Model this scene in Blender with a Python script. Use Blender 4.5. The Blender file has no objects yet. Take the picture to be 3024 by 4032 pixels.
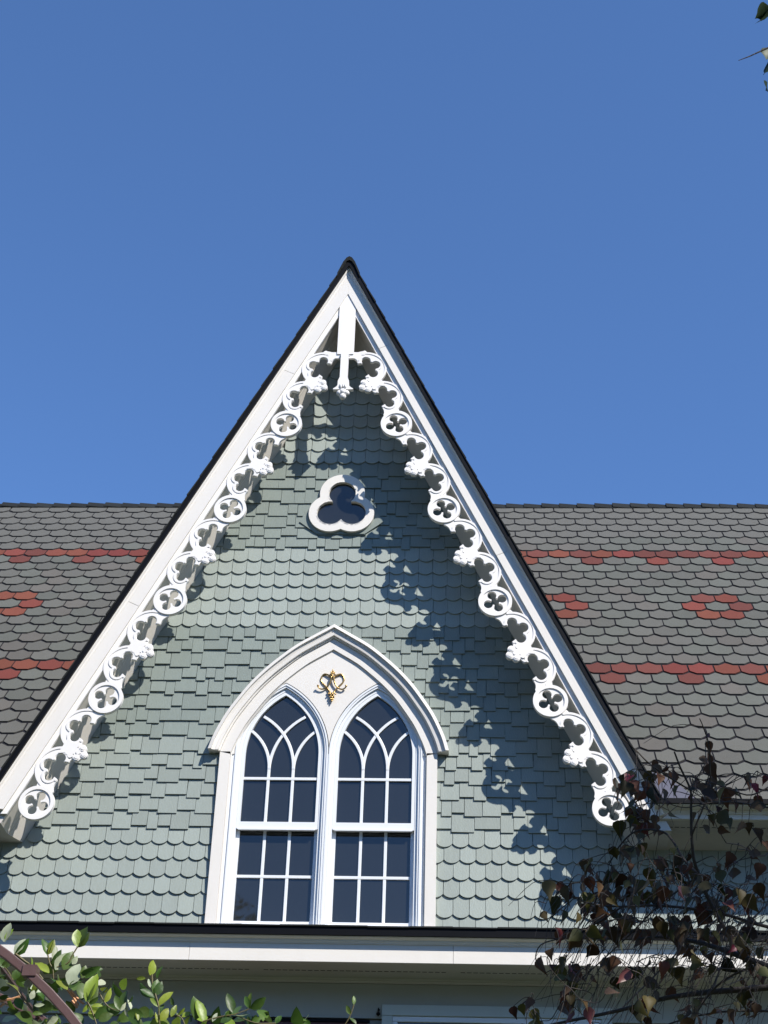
import bpy, bmesh, math, random
import numpy as np
from mathutils import Vector, Matrix, noise
random.seed(7)
PI = math.pi
sc = bpy.context.scene
COL = sc.collection

# ------------------------------------------------------------------ camera, light, exposure
CAM = Vector((1.1983, -13.0, 0.0))
RIGHT = Vector((0.99872, 0.04163, 0.02882)).normalized()
FWD = Vector((-0.05061, 0.83631, 0.54592)).normalized()
UP = RIGHT.cross(FWD).normalized()
FPX = 6400.0
cam = bpy.data.cameras.new('camera')
cam_ob = bpy.data.objects.new('camera', cam); COL.objects.link(cam_ob)
cam.sensor_fit = 'VERTICAL'; cam.sensor_height = 36.0; cam.lens = FPX/4032*36.0
cam.clip_start = 0.05; cam.clip_end = 2000
cam_ob.matrix_world = Matrix(((RIGHT.x, UP.x, -FWD.x, CAM.x), (RIGHT.y, UP.y, -FWD.y, CAM.y),
                              (RIGHT.z, UP.z, -FWD.z, CAM.z), (0, 0, 0, 1)))
sc.camera = cam_ob

SUN = Vector((0.496, -0.531, 0.686)).normalized()     # towards the sun
world = bpy.data.worlds.new('World'); sc.world = world; world.use_nodes = True
wn = world.node_tree; bg = wn.nodes['Background']
sky = wn.nodes.new('ShaderNodeTexSky'); sky.sky_type = 'NISHITA'; sky.sun_disc = False
sky.sun_elevation = math.asin(SUN.z); sky.sun_rotation = math.atan2(SUN.x, SUN.y)
sky.altitude = 0; sky.air_density = 0.9; sky.dust_density = 0.0; sky.ozone_density = 10
wn.links.new(sky.outputs[0], bg.inputs[0]); bg.inputs[1].default_value = 0.15
sl = bpy.data.lights.new('sun', 'SUN'); sl.energy = 4.6; sl.angle = math.radians(0.53); sl.color = (1, 0.95, 0.87)
so = bpy.data.objects.new('sun', sl); COL.objects.link(so)
so.rotation_euler = SUN.to_track_quat('Z', 'Y').to_euler(); so.location = (20, -20, 30)
vs = sc.view_settings
vs.view_transform = 'Standard'; vs.look = 'None'; vs.gamma = 1; vs.exposure = 0.55; vs.use_curve_mapping = False

def px(v):
    "where a point lands in the photograph (only used to choose which repeats are large in view)"
    d = Vector(v) - CAM
    z = d.dot(FWD)
    if z < 0.1: return (-9999, -9999, z)
    return (1512+FPX*d.dot(RIGHT)/z, 2016-FPX*d.dot(UP)/z, z)
def inframe(v, m=0):
    x, y, z = px(v)
    return z > 0.1 and -m < x < 3024+m and -m < y < 4032+m
def at(x, y, Y):
    "world point on the vertical plane y = Y seen at photo pixel x, y"
    v = RIGHT*((x-1512)/FPX) - UP*((y-2016)/FPX) + FWD
    return CAM + v*((Y-CAM.y)/v.y)

# ------------------------------------------------------------------ materials
def mat(name, col, rough=0.6, var=0.0, nscale=8.0, namt=0.15, bump=0.0, bscale=60.0, spec=0.5, metal=0.0,
        back=None, stretch=(1, 1, 1), objco=True, hue=0.0, trans=0.0, grime=0.0, coat=0.0):
    m = bpy.data.materials.new(name); m.use_nodes = True
    nt = m.node_tree; N = nt.nodes; L = nt.links; b = N['Principled BSDF']
    b.inputs['Roughness'].default_value = rough; b.inputs['Metallic'].default_value = metal
    b.inputs['Specular IOR Level'].default_value = spec
    b.inputs['Coat Weight'].default_value = coat
    tc = N.new('ShaderNodeTexCoord'); mp = N.new('ShaderNodeMapping'); mp.inputs['Scale'].default_value = stretch
    geo = N.new('ShaderNodeNewGeometry')
    L.new(geo.outputs['Position'] if not objco else tc.outputs['Object'], mp.inputs[0])
    oi = N.new('ShaderNodeObjectInfo')
    nz = N.new('ShaderNodeTexNoise'); nz.noise_dimensions = '4D'; nz.inputs['Scale'].default_value = nscale; nz.inputs['Detail'].default_value = 5
    L.new(mp.outputs[0], nz.inputs['Vector'])
    mul = N.new('ShaderNodeMath'); mul.operation = 'MULTIPLY'; mul.inputs[1].default_value = 37.0
    L.new(oi.outputs['Random'], mul.inputs[0]); L.new(mul.outputs[0], nz.inputs['W'])
    base = N.new('ShaderNodeRGB'); base.outputs[0].default_value = (*col, 1)
    cur = base.outputs[0]
    if back is not None:
        mx = N.new('ShaderNodeMix'); mx.data_type = 'RGBA'; L.new(geo.outputs['Backfacing'], mx.inputs[0])
        L.new(cur, mx.inputs[6]); mx.inputs[7].default_value = (*back, 1); cur = mx.outputs[2]
    hsv = N.new('ShaderNodeHueSaturation'); L.new(cur, hsv.inputs['Color'])
    # value = 1 + namt*(noise-.5)*2 + var*(random-.5)*2
    a = N.new('ShaderNodeMath'); a.operation = 'MULTIPLY_ADD'; a.inputs[1].default_value = namt*2; a.inputs[2].default_value = 1-namt
    L.new(nz.outputs['Fac'], a.inputs[0])
    c = N.new('ShaderNodeMath'); c.operation = 'MULTIPLY_ADD'; c.inputs[1].default_value = var*2; L.new(oi.outputs['Random'], c.inputs[0])
    s = N.new('ShaderNodeMath'); s.operation = 'SUBTRACT'; s.inputs[1].default_value = var; L.new(a.outputs[0], s.inputs[0])
    L.new(s.outputs[0], c.inputs[2]); L.new(c.outputs[0], hsv.inputs['Value'])
    if hue:
        w = N.new('ShaderNodeTexWhiteNoise'); w.noise_dimensions = '1D'; L.new(mul.outputs[0], w.inputs['W'])
        h = N.new('ShaderNodeMath'); h.operation = 'MULTIPLY_ADD'; h.inputs[1].default_value = hue*2; h.inputs[2].default_value = 0.5-hue
        L.new(w.outputs['Value'], h.inputs[0]); L.new(h.outputs[0], hsv.inputs['Hue'])
    out = hsv.outputs[0]
    if grime:
        g = N.new('ShaderNodeTexNoise'); g.inputs['Scale'].default_value = 2.3; g.inputs['Detail'].default_value = 8; g.inputs['Roughness'].default_value = 0.7
        gm = N.new('ShaderNodeMapping'); gm.inputs['Scale'].default_value = (3, 3, 0.8)
        L.new(geo.outputs['Position'], gm.inputs[0]); L.new(gm.outputs[0], g.inputs['Vector'])
        r = N.new('ShaderNodeMapRange'); r.inputs[1].default_value = 0.5; r.inputs[2].default_value = 0.8
        r.inputs[3].default_value = 0; r.inputs[4].default_value = grime; L.new(g.outputs['Fac'], r.inputs[0])
        gx = N.new('ShaderNodeMix'); gx.data_type = 'RGBA'; L.new(r.outputs[0], gx.inputs[0]); L.new(out, gx.inputs[6])
        gx.inputs[7].default_value = (col[0]*0.55, col[1]*0.53, col[2]*0.45, 1); out = gx.outputs[2]
    L.new(out, b.inputs['Base Color'])
    if bump:
        bz = N.new('ShaderNodeTexNoise'); bz.inputs['Scale'].default_value = bscale; bz.inputs['Detail'].default_value = 6
        L.new(mp.outputs[0], bz.inputs['Vector'])
        bp = N.new('ShaderNodeBump'); bp.inputs['Strength'].default_value = bump; bp.inputs['Distance'].default_value = 0.01
        L.new(bz.outputs['Fac'], bp.inputs['Height']); L.new(bp.outputs[0], b.inputs['Normal'])
    if trans:
        tr = N.new('ShaderNodeBsdfTranslucent'); L.new(out, tr.inputs[0]); mx2 = N.new('ShaderNodeMixShader')
        mx2.inputs[0].default_value = trans; L.new(b.outputs[0], mx2.inputs[1]); L.new(tr.outputs[0], mx2.inputs[2])
        L.new(mx2.outputs[0], N['Material Output'].inputs[0])
    return m

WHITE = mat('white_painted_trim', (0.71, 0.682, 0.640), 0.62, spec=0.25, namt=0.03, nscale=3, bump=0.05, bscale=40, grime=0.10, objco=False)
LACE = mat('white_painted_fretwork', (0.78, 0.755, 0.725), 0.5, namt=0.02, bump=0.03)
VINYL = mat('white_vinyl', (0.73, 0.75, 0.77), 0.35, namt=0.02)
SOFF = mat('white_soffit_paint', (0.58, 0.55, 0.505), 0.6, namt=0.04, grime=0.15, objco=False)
FISH = mat('sage_fish_scale_paint', (0.288, 0.327, 0.298), 0.62, var=0.07, nscale=9, namt=0.07, bump=0.20, bscale=22, stretch=(6, 6, 1.2), hue=0.008, grime=0.12)
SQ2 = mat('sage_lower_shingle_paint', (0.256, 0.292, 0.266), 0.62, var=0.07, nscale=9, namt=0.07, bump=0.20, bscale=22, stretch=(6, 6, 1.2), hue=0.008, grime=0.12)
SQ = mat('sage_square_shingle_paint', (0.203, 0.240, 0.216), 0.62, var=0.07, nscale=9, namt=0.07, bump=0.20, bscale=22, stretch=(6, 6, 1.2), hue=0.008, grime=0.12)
WALLB = mat('sage_wall_backing', (0.10, 0.13, 0.115), 0.8)
SIDE = mat('grey_green_siding_paint', (0.25, 0.25, 0.235), 0.6, namt=0.05, grime=0.1)
ROOFG = mat('grey_roof_shingle', (0.108, 0.107, 0.096), 0.9, var=0.10, nscale=260, namt=0.32, bump=0.5, bscale=350, hue=0.015, spec=0.2, grime=0.18)
ROOFR = mat('red_roof_shingle', (0.155, 0.045, 0.033), 0.9, var=0.13, nscale=260, namt=0.28, bump=0.5, bscale=350, hue=0.01, spec=0.2, grime=0.2)
ROOFG2 = mat('greenish_roof_shingle', (0.106, 0.110, 0.097), 0.9, var=0.10, nscale=260, namt=0.32, bump=0.5, bscale=350, spec=0.2, grime=0.22)
ROOFG3 = mat('brownish_roof_shingle', (0.111, 0.104, 0.093), 0.9, var=0.10, nscale=260, namt=0.32, bump=0.5, bscale=350, spec=0.2, grime=0.22)
ROOFR2 = mat('dull_red_roof_shingle', (0.125, 0.042, 0.034), 0.9, var=0.15, nscale=260, namt=0.28, bump=0.5, bscale=350, spec=0.2, grime=0.2)
ROOFB = mat('black_roof_underlay', (0.014, 0.014, 0.018), 0.9, nscale=60, namt=0.3, spec=0.15)
CAPM = mat('dark_ridge_shingle', (0.017, 0.019, 0.019), 0.9, var=0.2, nscale=200, namt=0.3, bump=0.5, bscale=300, spec=0.2)
EDGE = mat('black_roof_edge_metal', (0.003, 0.0035, 0.005), 0.5, namt=0.2, spec=0.12)
GOLD = mat('gold_leaf_metal', (0.48, 0.32, 0.13), 0.32, metal=1.0, nscale=60, namt=0.15, bump=0.15, bscale=120)
FLASH = mat('lilac_metal_flashing', (0.13, 0.125, 0.145), 0.4, metal=0.3, namt=0.12)
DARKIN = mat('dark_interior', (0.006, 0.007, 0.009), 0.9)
VENT = mat('vent_slot_dark', (0.01, 0.01, 0.01), 0.9)
BARK = mat('dark_bark', (0.045, 0.036, 0.030), 0.85, nscale=40, namt=0.35, bump=0.5, bscale=90)
TWIG = mat('pale_twig_bark', (0.16, 0.13, 0.12), 0.8, nscale=40, namt=0.3)
LEAF_P = mat('purple_leaf', (0.070, 0.034, 0.017), 0.55, var=0.5, nscale=25, namt=0.3, hue=0.03, back=(0.075, 0.052, 0.032), trans=0.28, spec=0.15)
LEAF_G = mat('olive_leaf', (0.055, 0.048, 0.014), 0.5, var=0.6, nscale=25, namt=0.3, hue=0.03, back=(0.09, 0.085, 0.04), trans=0.3, spec=0.15)
LEAF_R = mat('red_leaf', (0.13, 0.018, 0.014), 0.45, var=0.4, nscale=25, namt=0.3, hue=0.03, back=(0.12, 0.04, 0.03), trans=0.35)
VINE_D = mat('green_vine_leaf', (0.060, 0.115, 0.016), 0.45, var=0.35, nscale=18, namt=0.3, hue=0.02, back=(0.17, 0.22, 0.11), trans=0.3, bump=0.2, bscale=30)
VINE_L = mat('lime_vine_leaf', (0.20, 0.27, 0.03), 0.4, var=0.3, nscale=18, namt=0.25, hue=0.02, back=(0.24, 0.29, 0.12), trans=0.35, bump=0.2, bscale=30)
VINE_W = mat('pale_vine_leaf', (0.36, 0.40, 0.27), 0.55, var=0.2, nscale=18, namt=0.25, hue=0.02, back=(0.40, 0.42, 0.30), trans=0.2, bump=0.2, bscale=30)
VSTEM = mat('green_vine_stem', (0.12, 0.10, 0.04), 0.6, namt=0.3)
TAN = mat('dry_tan_stem', (0.50, 0.26, 0.13), 0.7, namt=0.2)
ARB = mat('brown_arbour_metal', (0.105, 0.060, 0.055), 0.42, nscale=30, namt=0.15, bump=0.1, bscale=60)
GRASS = mat('lawn_green', (0.030, 0.040, 0.014), 0.95, nscale=2.0, namt=0.4, bump=0.6, bscale=40, objco=False)
PATH = mat('gravel_path', (0.09, 0.08, 0.06), 0.9, nscale=30, namt=0.3, bump=0.5, bscale=60, objco=False)
FOL = mat('dark_green_foliage', (0.045, 0.075, 0.022), 0.6, var=0.2, nscale=3, namt=0.4, trans=0.2, objco=False)

def glass_mat():
    m = bpy.data.materials.new('window_glass'); m.use_nodes = True
    b = m.node_tree.nodes['Principled BSDF']
    b.inputs['Base Color'].default_value = (0.018, 0.019, 0.018, 1); b.inputs['Roughness'].default_value = 0.02
    b.inputs['IOR'].default_value = 1.52; b.inputs['Specular IOR Level'].default_value = 0.75
    N = m.node_tree.nodes; L = m.node_tree.links
    nz = N.new('ShaderNodeTexNoise'); nz.inputs['Scale'].default_value = 2.2
    tc = N.new('ShaderNodeNewGeometry'); L.new(tc.outputs['Position'], nz.inputs['Vector'])
    bp = N.new('ShaderNodeBump'); bp.inputs['Strength'].default_value = 0.04; bp.inputs['Distance'].default_value = 0.02
    L.new(nz.outputs['Fac'], bp.inputs['Height']); L.new(bp.outputs[0], b.inputs['Normal'])
    return m
GLASS = glass_mat()

# ------------------------------------------------------------------ helpers
def mesh(name, V, F, m, smooth=False):
    me = bpy.data.meshes.new(name); me.from_pydata([tuple(v) for v in V], [], [tuple(f) for f in F])
    for mm in (m if isinstance(m, (list, tuple)) else [m]): me.materials.append(mm)
    if smooth: me.polygons.foreach_set('use_smooth', [True]*len(me.polygons))
    me.update(); return me
def obj(name, me, parent=None, label=None, kind=None, M=None):
    o = bpy.data.objects.new(name, me); COL.objects.link(o)
    if parent is not None: o.parent = parent
    if M is not None: o.matrix_local = M
    if label: o['label'] = label
    if kind: o['kind'] = kind
    return o
def thing(name, label, cat, loc=(0, 0, 0), group=None):
    o = bpy.data.objects.new(name, None); COL.objects.link(o); o.location = loc; o.empty_display_size = 0.2
    o['label'] = label; o['category'] = cat
    if group: o['group'] = group
    return o
def part(name, parent, label=None):
    o = bpy.data.objects.new(name, None); COL.objects.link(o); o.parent = parent; o.empty_display_size = 0.1
    if label: o['label'] = label
    return o

class MB:
    def __init__(s): s.V = []; s.F = []
    def add(s, V, F):
        n = len(s.V); s.V += [tuple(v) for v in V]; s.F += [tuple(i+n for i in f) for f in F]
    def box(s, x0, x1, y0, y1, z0, z1):
        s.add([(x0, y0, z0), (x1, y0, z0), (x1, y1, z0), (x0, y1, z0), (x0, y0, z1), (x1, y0, z1), (x1, y1, z1), (x0, y1, z1)],
              [(0, 3, 2, 1), (4, 5, 6, 7), (0, 1, 5, 4), (1, 2, 6, 5), (2, 3, 7, 6), (3, 0, 4, 7)])
    def prism(s, poly, y0, y1, fn=None):
        "poly [(a,b)] counter-clockwise in the a-b plane, extruded y0(front)..y1(back)"
        n = len(poly); f = fn or (lambda a, y, b: (a, y, b))
        V = [f(a, y0, b) for a, b in poly]+[f(a, y1, b) for a, b in poly]
        F = [tuple(range(n)), tuple(range(2*n-1, n-1, -1))]+[(i, i+n, (i+1) % n+n, (i+1) % n) for i in range(n)]
        s.add(V, F)
    def sweep(s, path, prof, closed=False, cap=True):
        "path: list of (origin, U, W) frames; prof: list of (u, w)"
        n = len(prof); V = []; F = []
        for o, U, W in path:
            V += [o+U*u+W*w for u, w in prof]
        k = len(path)
        for i in range(k-1 if not closed else k):
            j = (i+1) % k
            for a in range(n):
                b = (a+1) % n
                F.append((i*n+a, i*n+b, j*n+b, j*n+a))
        if cap and not closed:
            F.append(tuple(range(n-1, -1, -1))); F.append(tuple((k-1)*n+a for a in range(n)))
        s.add(V, F)
    def tube(s, pts, r0, r1=None, sides=6, cap=True):
        r1 = r0 if r1 is None else r1; pts = [Vector(p) for p in pts]; n = len(pts); path = []
        ref = Vector((0.13, 0.97, 0.21))
        for i, p in enumerate(pts):
            t = (pts[min(i+1, n-1)]-pts[max(i-1, 0)]).normalized()
            U = t.cross(ref); U = U.normalized() if U.length > 1e-3 else Vector((1, 0, 0)); W = t.cross(U).normalized()
            r = r0+(r1-r0)*i/max(1, n-1); path.append((p, U*r, W*r))
        prof = [(math.cos(2*PI*a/sides), math.sin(2*PI*a/sides)) for a in range(sides)]
        s.sweep(path, prof, cap=cap)
    def ball(s, c, r, seg=10, rings=6, sc3=(1, 1, 1)):
        V = [(c[0], c[1], c[2]+r*sc3[2])]; F = []
        for i in range(1, rings):
            th = PI*i/rings
            for j in range(seg):
                ph = 2*PI*j/seg
                V.append((c[0]+r*sc3[0]*math.sin(th)*math.cos(ph), c[1]+r*sc3[1]*math.sin(th)*math.sin(ph), c[2]+r*sc3[2]*math.cos(th)))
        V.append((c[0], c[1], c[2]-r*sc3[2]))
        for j in range(seg): F.append((0, 1+j, 1+(j+1) % seg))
        for i in range(rings-2):
            for j in range(seg):
                a = 1+i*seg+j; b = 1+i*seg+(j+1) % seg; F.append((a, a+seg, b+seg, b))
        e = len(V)-1
        for j in range(seg): F.append((e, 1+(rings-2)*seg+(j+1) % seg, 1+(rings-2)*seg+j))
        s.add(V, F)
    def mesh(s, name, m, smooth=False):
        me = mesh(name, s.V, s.F, m, smooth)
        bm = bmesh.new(); bm.from_mesh(me); bmesh.ops.recalc_face_normals(bm, faces=bm.faces); bm.to_mesh(me); bm.free()
        return me
    def obj(s, name, m, parent=None, label=None, kind=None, smooth=False, bevel=0):
        o = obj(name, s.mesh(name, m, smooth), parent, label, kind)
        if bevel:
            b = o.modifiers.new('bevel', 'BEVEL'); b.width = bevel; b.segments = 2; b.limit_method = 'ANGLE'; b.angle_limit = math.radians(35)
        return o

def region(fn, x0, x1, z0, z1, h):
    "marching squares: planar mesh of {fn > 0}; returns verts, faces, boundary edges"
    nx = int(round((x1-x0)/h)); nz = int(round((z1-z0)/h))
    X = np.linspace(x0, x1, nx+1); Z = np.linspace(z0, z1, nz+1)
    G = fn(X[None, :], Z[:, None])+1e-7
    V = []; key = {}; F = []
    def vid(k, p):
        if k not in key: key[k] = len(V); V.append(p)
        return key[k]
    for j in range(nz):
        for i in range(nx):
            c = [(i, j), (i+1, j), (i+1, j+1), (i, j+1)]
            g = [G[b, a] for a, b in c]
            if max(g) <= 0: continue
            poly = []
            for q in range(4):
                a, b = c[q], c[(q+1) % 4]; ga, gb = g[q], g[(q+1) % 4]
                if ga > 0: poly.append(vid(('c',)+a, (X[a[0]], Z[a[1]])))
                if (ga > 0) != (gb > 0):
                    lo, hi = (a, b) if a < b else (b, a); gl = G[lo[1], lo[0]]; gh = G[hi[1], hi[0]]; t = gl/(gl-gh)
                    poly.append(vid(('e', lo, hi), (X[lo[0]]+(X[hi[0]]-X[lo[0]])*t, Z[lo[1]]+(Z[hi[1]]-Z[lo[1]])*t)))
            if len(poly) >= 3: F.append(poly)
    ec = {}
    for f in F:
        for a, b in zip(f, f[1:]+f[:1]):
            if (b, a) in ec: del ec[(b, a)]
            else: ec[(a, b)] = 1
    return V, F, list(ec)
def plate(name, fn, box, h, yf, yb, m, extra=()):
    "solid plate of a planar region, with optional raised layers [(fn, yf, yb)]"
    VV = []; FF = []
    for (f, a, b) in ((fn, yf, yb),)+tuple(extra):
        V, F, E = region(f, *box, h); n = len(VV); k = len(V)
        VV += [(x, a, z) for x, z in V]+[(x, b, z) for x, z in V]
        FF += [tuple(n+i for i in q) for q in F]+[tuple(n+k+i for i in reversed(q)) for q in F]
        FF += [(n+e0, n+k+e0, n+k+e1, n+e1) for e0, e1 in E]
    return mesh(name, VV, FF, m)
def circ(X, Z, cx, cz, r): return r-np.hypot(X-cx, Z-cz)

# ------------------------------------------------------------------ ground
g = MB(); g.box(-400, 400, -400, 400, -2.6, -1.6)
g.obj('lawn', GRASS, kind='structure')
g = MB(); g.box(-30, 30, -16.5, -11.0, -1.6, -1.596)
g.obj('garden_path', PATH, kind='structure')

# ------------------------------------------------------------------ the house
house = thing('house', 'sage green shingled house with steep white lace-trimmed gable and patterned grey and red roof', 'house', (0, 0, -1.6))
HZ = 1.6       # house children are given in camera-height coordinates: shift them
root = bpy.data.objects.new('tmp', None)
def hpart(name, mb, m, label=None, kind=None, parent=None, **k):
    mb.V = [(v[0], v[1], v[2]+(HZ if parent is None else 0)) for v in mb.V]
    return mb.obj(name, m, parent or house, label, kind, **k)
def hframe(name, label=None):
    o = part(name, house, label); o.location = (0, 0, HZ); return o

# rake frame
A0, B0, Z0, DZ, D0 = 0.5286, 0.46325, 9.2008, 0.97799, 0.445
TT = math.hypot(B0, DZ)
def rake(side, t, n, Y=0.0):
    "t along the slope (down) from the first medallion, n towards the inside of the gable"
    x = -A0+t*(-B0/TT)+n*(DZ/TT); z = Z0+t*(-DZ/TT)+n*(-B0/TT)
    return Vector((x*(-side), Y, z))        # side -1 = left (photo left), +1 = right
def rake_M(side, t, Y):
    o = rake(side, t, 0, Y); s = -side
    return Matrix(((-B0/TT*s, 0, DZ/TT*s, o.x), (0, 1, 0, o.y), (-DZ/TT, 0, -B0/TT, o.z), (0, 0, 0, 1)))
def t_at_x0(n):   # where the line n meets the centre plane
    return (-A0+n*DZ/TT)/(B0/TT)
def t_at_z(n, z): return (Z0-n*B0/TT-z)/(DZ/TT)
def rake_board(mb, side, prof, t0=None, zend=None, gaps=()):
    "prism along the rake; prof [(n, Y)], mitred at the centre plane, cut level at z = zend"
    n = len(prof)
    ts = [None]+list(gaps)+[None]
    segs = []
    cuts = [None]
    for g_ in gaps: cuts += [g_, g_]
    cuts += [None]
    for i in range(0, len(cuts), 2):
        c0, c1 = cuts[i], cuts[i+1]; V = []
        for (nn, Y) in prof:
            V.append(rake(side, t_at_x0(nn)+0.0 if c0 is None else c0+0.0015, nn, Y))
        for (nn, Y) in prof:
            V.append(rake(side, t_at_z(nn, zend) if c1 is None else c1-0.0015, nn, Y))
        F = [tuple(range(n)), tuple(range(2*n-1, n-1, -1))]+[(a, a+n, (a+1) % n+n, (a+1) % n) for a in range(n)]
        mb.add(V, F)
def PX(P): return [(n+.34*(-.445-Y) if Y < -.445 else n, Y) for n, Y in P]
ZE = 5.222    # level cut at the foot of the barge boards
ZU = 5.12     # underside of the boxed eaves

# ---- wall with shingles
wall = hframe('front_wall')
mb = MB()
def zg(x, n): # gable line height at |x| for offset n
    return Z0-((n-(-A0*-1)*0)*0) if False else (Z0+(A0-abs(x))*DZ/B0 - n*TT/B0)
W_IN = 0.93
ZP = 5.965; HOOD = [(0, 7.243), (.16, 7.143), (.331, 7.032), (.47, 6.915), (.605, 6.785), (.725, 6.645), (.825, 6.50), (.91, 6.355), (.972, 6.215), (1.018, 6.09), (1.050, 5.965)]
def catmull(P, k=4):
    P = [Vector((p[0], p[1])) for p in P]; out = []
    for i in range(len(P)-1):
        a = P[max(i-1, 0)] if i > 0 else P[0]*2-P[1]; b = P[i]; c = P[i+1]; d = P[i+2] if i+2 < len(P) else c*2-b
        for q in range(k):
            t = q/k; out.append(0.5*((2*b)+(-a+c)*t+(2*a-5*b+4*c-d)*t*t+(-a+3*b-3*c+d)*t**3))
    out.append(P[-1]); return out
HOOD = [(x, z-.036*min(1, (z-5.965)/.5)) for x, z in HOOD]     # the hood stands proud of the wall
HC = catmull(HOOD)
def offs(P, d, apex=True):
    "offset a right-hand half curve inwards by d; the first point stays on x = 0"
    out = []
    for i, p in enumerate(P):
        if i == 0: t = P[1]-P[0]
        elif i == len(P)-1: t = Vector((0, -1))
        else: t = P[i+1]-P[i-1]
        t.normalize(); nrm = Vector((t.y, -t.x))      # to the outside is (-t.y,t.x)... choose inward
        if nrm.x > 0: nrm = -nrm
        if i == 0:
            q = p+nrm*d; s = -q.x/t.x if abs(t.x) > 1e-6 else 0; q = q+t*s; q.x = 0
        else: q = p+nrm*d
        if i == 0 or q.x > 0.004: out.append(q)
    return out
def hood_z(x, d=0.0):
    P = offs(HC, d); x = abs(x)
    for a, b in zip(P, P[1:]):
        if a.x <= x <= b.x: return a.y+(b.y-a.y)*(x-a.x)/(b.x-a.x)
    return -99
def in_window(x, z, d):
    "inside the window casing shrunk by d"
    if z < ZP: return abs(x) < 0.95-d
    return z < hood_z(x, d+0.1)
def hood_x(z, d):
    P = offs(HC, d)
    if z >= P[0].y: return 0.0
    for a, b in zip(P, P[1:]):
        if b.y <= z <= a.y: return a.x+(b.x-a.x)*(a.y-z)/max(1e-6, a.y-b.y)
    return P[-1].x
TLOB = [(0.007, 8.677), (-0.098, 8.453), (0.112, 8.453)]
def sd_tref(X, Z, r, rt=None):
    return np.maximum.reduce([circ(X, Z, TLOB[0][0], TLOB[0][1], rt or r), circ(X, Z, *TLOB[1], r), circ(X, Z, *TLOB[2], r),
                              circ(X, Z, 0.007, 8.53, r*0.8)])
# backing: gable + lower walls, as pieces that leave the window openings free
backs = []
mb.box(-6.5, -0.80, 0.036, 0.12, -1.6, 5.2); mb.box(0.80, 6.5, 0.036, 0.12, -1.6, 5.2); mb.box(-0.80, 0.80, 0.036, 0.12, -1.6, 4.36)
def back_piece(poly): mb.prism(poly, 0.036, 0.12)
zt = lambda x: zg(x, -0.30)
back_piece([(-2.93+.1, 5.2), (-0.80, 5.2), (-0.80, zt(0.80)), ])
back_piece([(0.80, 5.2), (2.83, 5.2), (0.80, zt(0.80))])
back_piece([(-0.80, 6.90), (-0.20, 7.02), (-0.20, zt(0.20)), (-0.80, zt(0.80))])
back_piece([(0.22, 7.02), (0.80, 6.90), (0.80, zt(0.80)), (0.22, zt(0.22))])
back_piece([(-0.20, 7.02), (0.22, 7.02), (0.22, 8.25), (-0.20, 8.25)])
back_piece([(-0.20, 8.89), (0.22, 8.89), (0.22, zt(0.22)), (0, zt(0)), (-0.20, zt(0.20))])
mb.obj('wall_backing', WALLB, wall)

FW = 0.1345
fish_pts = []
def fish_poly(w=FW-0.004, L=0.20, s=0.031):
    P = []
    r = (w*w/4+s*s)/(2*s); a = math.asin(w/2/r)
    for i in range(11):
        th = -a+2*a*i/10
        P.append((r*math.sin(th), r-r*math.cos(th)))
    P += [(w/2, L), (-w/2, L)]
    return P
def shingle_mesh(name, poly, m, k=0.10, th=0.0135):
    V = [(x, z*k, z) for x, z in poly]+[(x, z*k+th, z) for x, z in poly]; n = len(poly)
    F = [tuple(range(n)), tuple(range(2*n-1, n-1, -1))]+[(i, i+n, (i+1) % n+n, (i+1) % n) for i in range(n)]
    return mesh(name, V, F, m)
FISHM = shingle_mesh('fish_scale_shingle', fish_poly(), FISH)
fish_rows = [4.352, 4.51, 4.682, 4.832, 4.981, 5.121, 7.229, 7.371, 7.512, 7.655, 7.793, 7.931, 9.052, 9.199, 9.337, 9.483, 9.625, 9.772, 9.945, 10.095, 10.235, 10.38, 10.53]
sq_rows = [5.255, 5.401, 5.545, 5.687, 5.822, 5.958, 6.107, 6.247, 6.391, 6.532, 6.675, 6.812, 6.962, 7.096, 8.066, 8.192, 8.310, 8.441, 8.587, 8.733, 8.872]
fr0 = {4.51: -2.674, 4.682: -2.619}
items_f = []; items_s = []
rs = random.Random(3)
def wall_half(z):
    return (Z0-z)*B0/DZ+A0 + 0.16      # a little beyond the soffit box
for k, zb in enumerate(fish_rows):
    ph = -2.674+(0.055 if k % 2 == 0 else 0.0)+rs.uniform(-.006, .006)+(.0672 if (k > 5 and k % 2) else 0)
    lim = wall_half(zb+0.07); lo, hi = -lim, lim
    if zb < 5.12: lo, hi = -3.4, 4.6
    x = ph+FW/2
    while x > lo: x -= FW
    while x < hi:
        x += FW
        zc = zb+0.08
        if lo < x < hi and not in_window(x, zc, 0.065) and not (sd_tref(np.array(x), np.array(zc), 0.15) > 0):
            items_f.append((x, zb))
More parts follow.
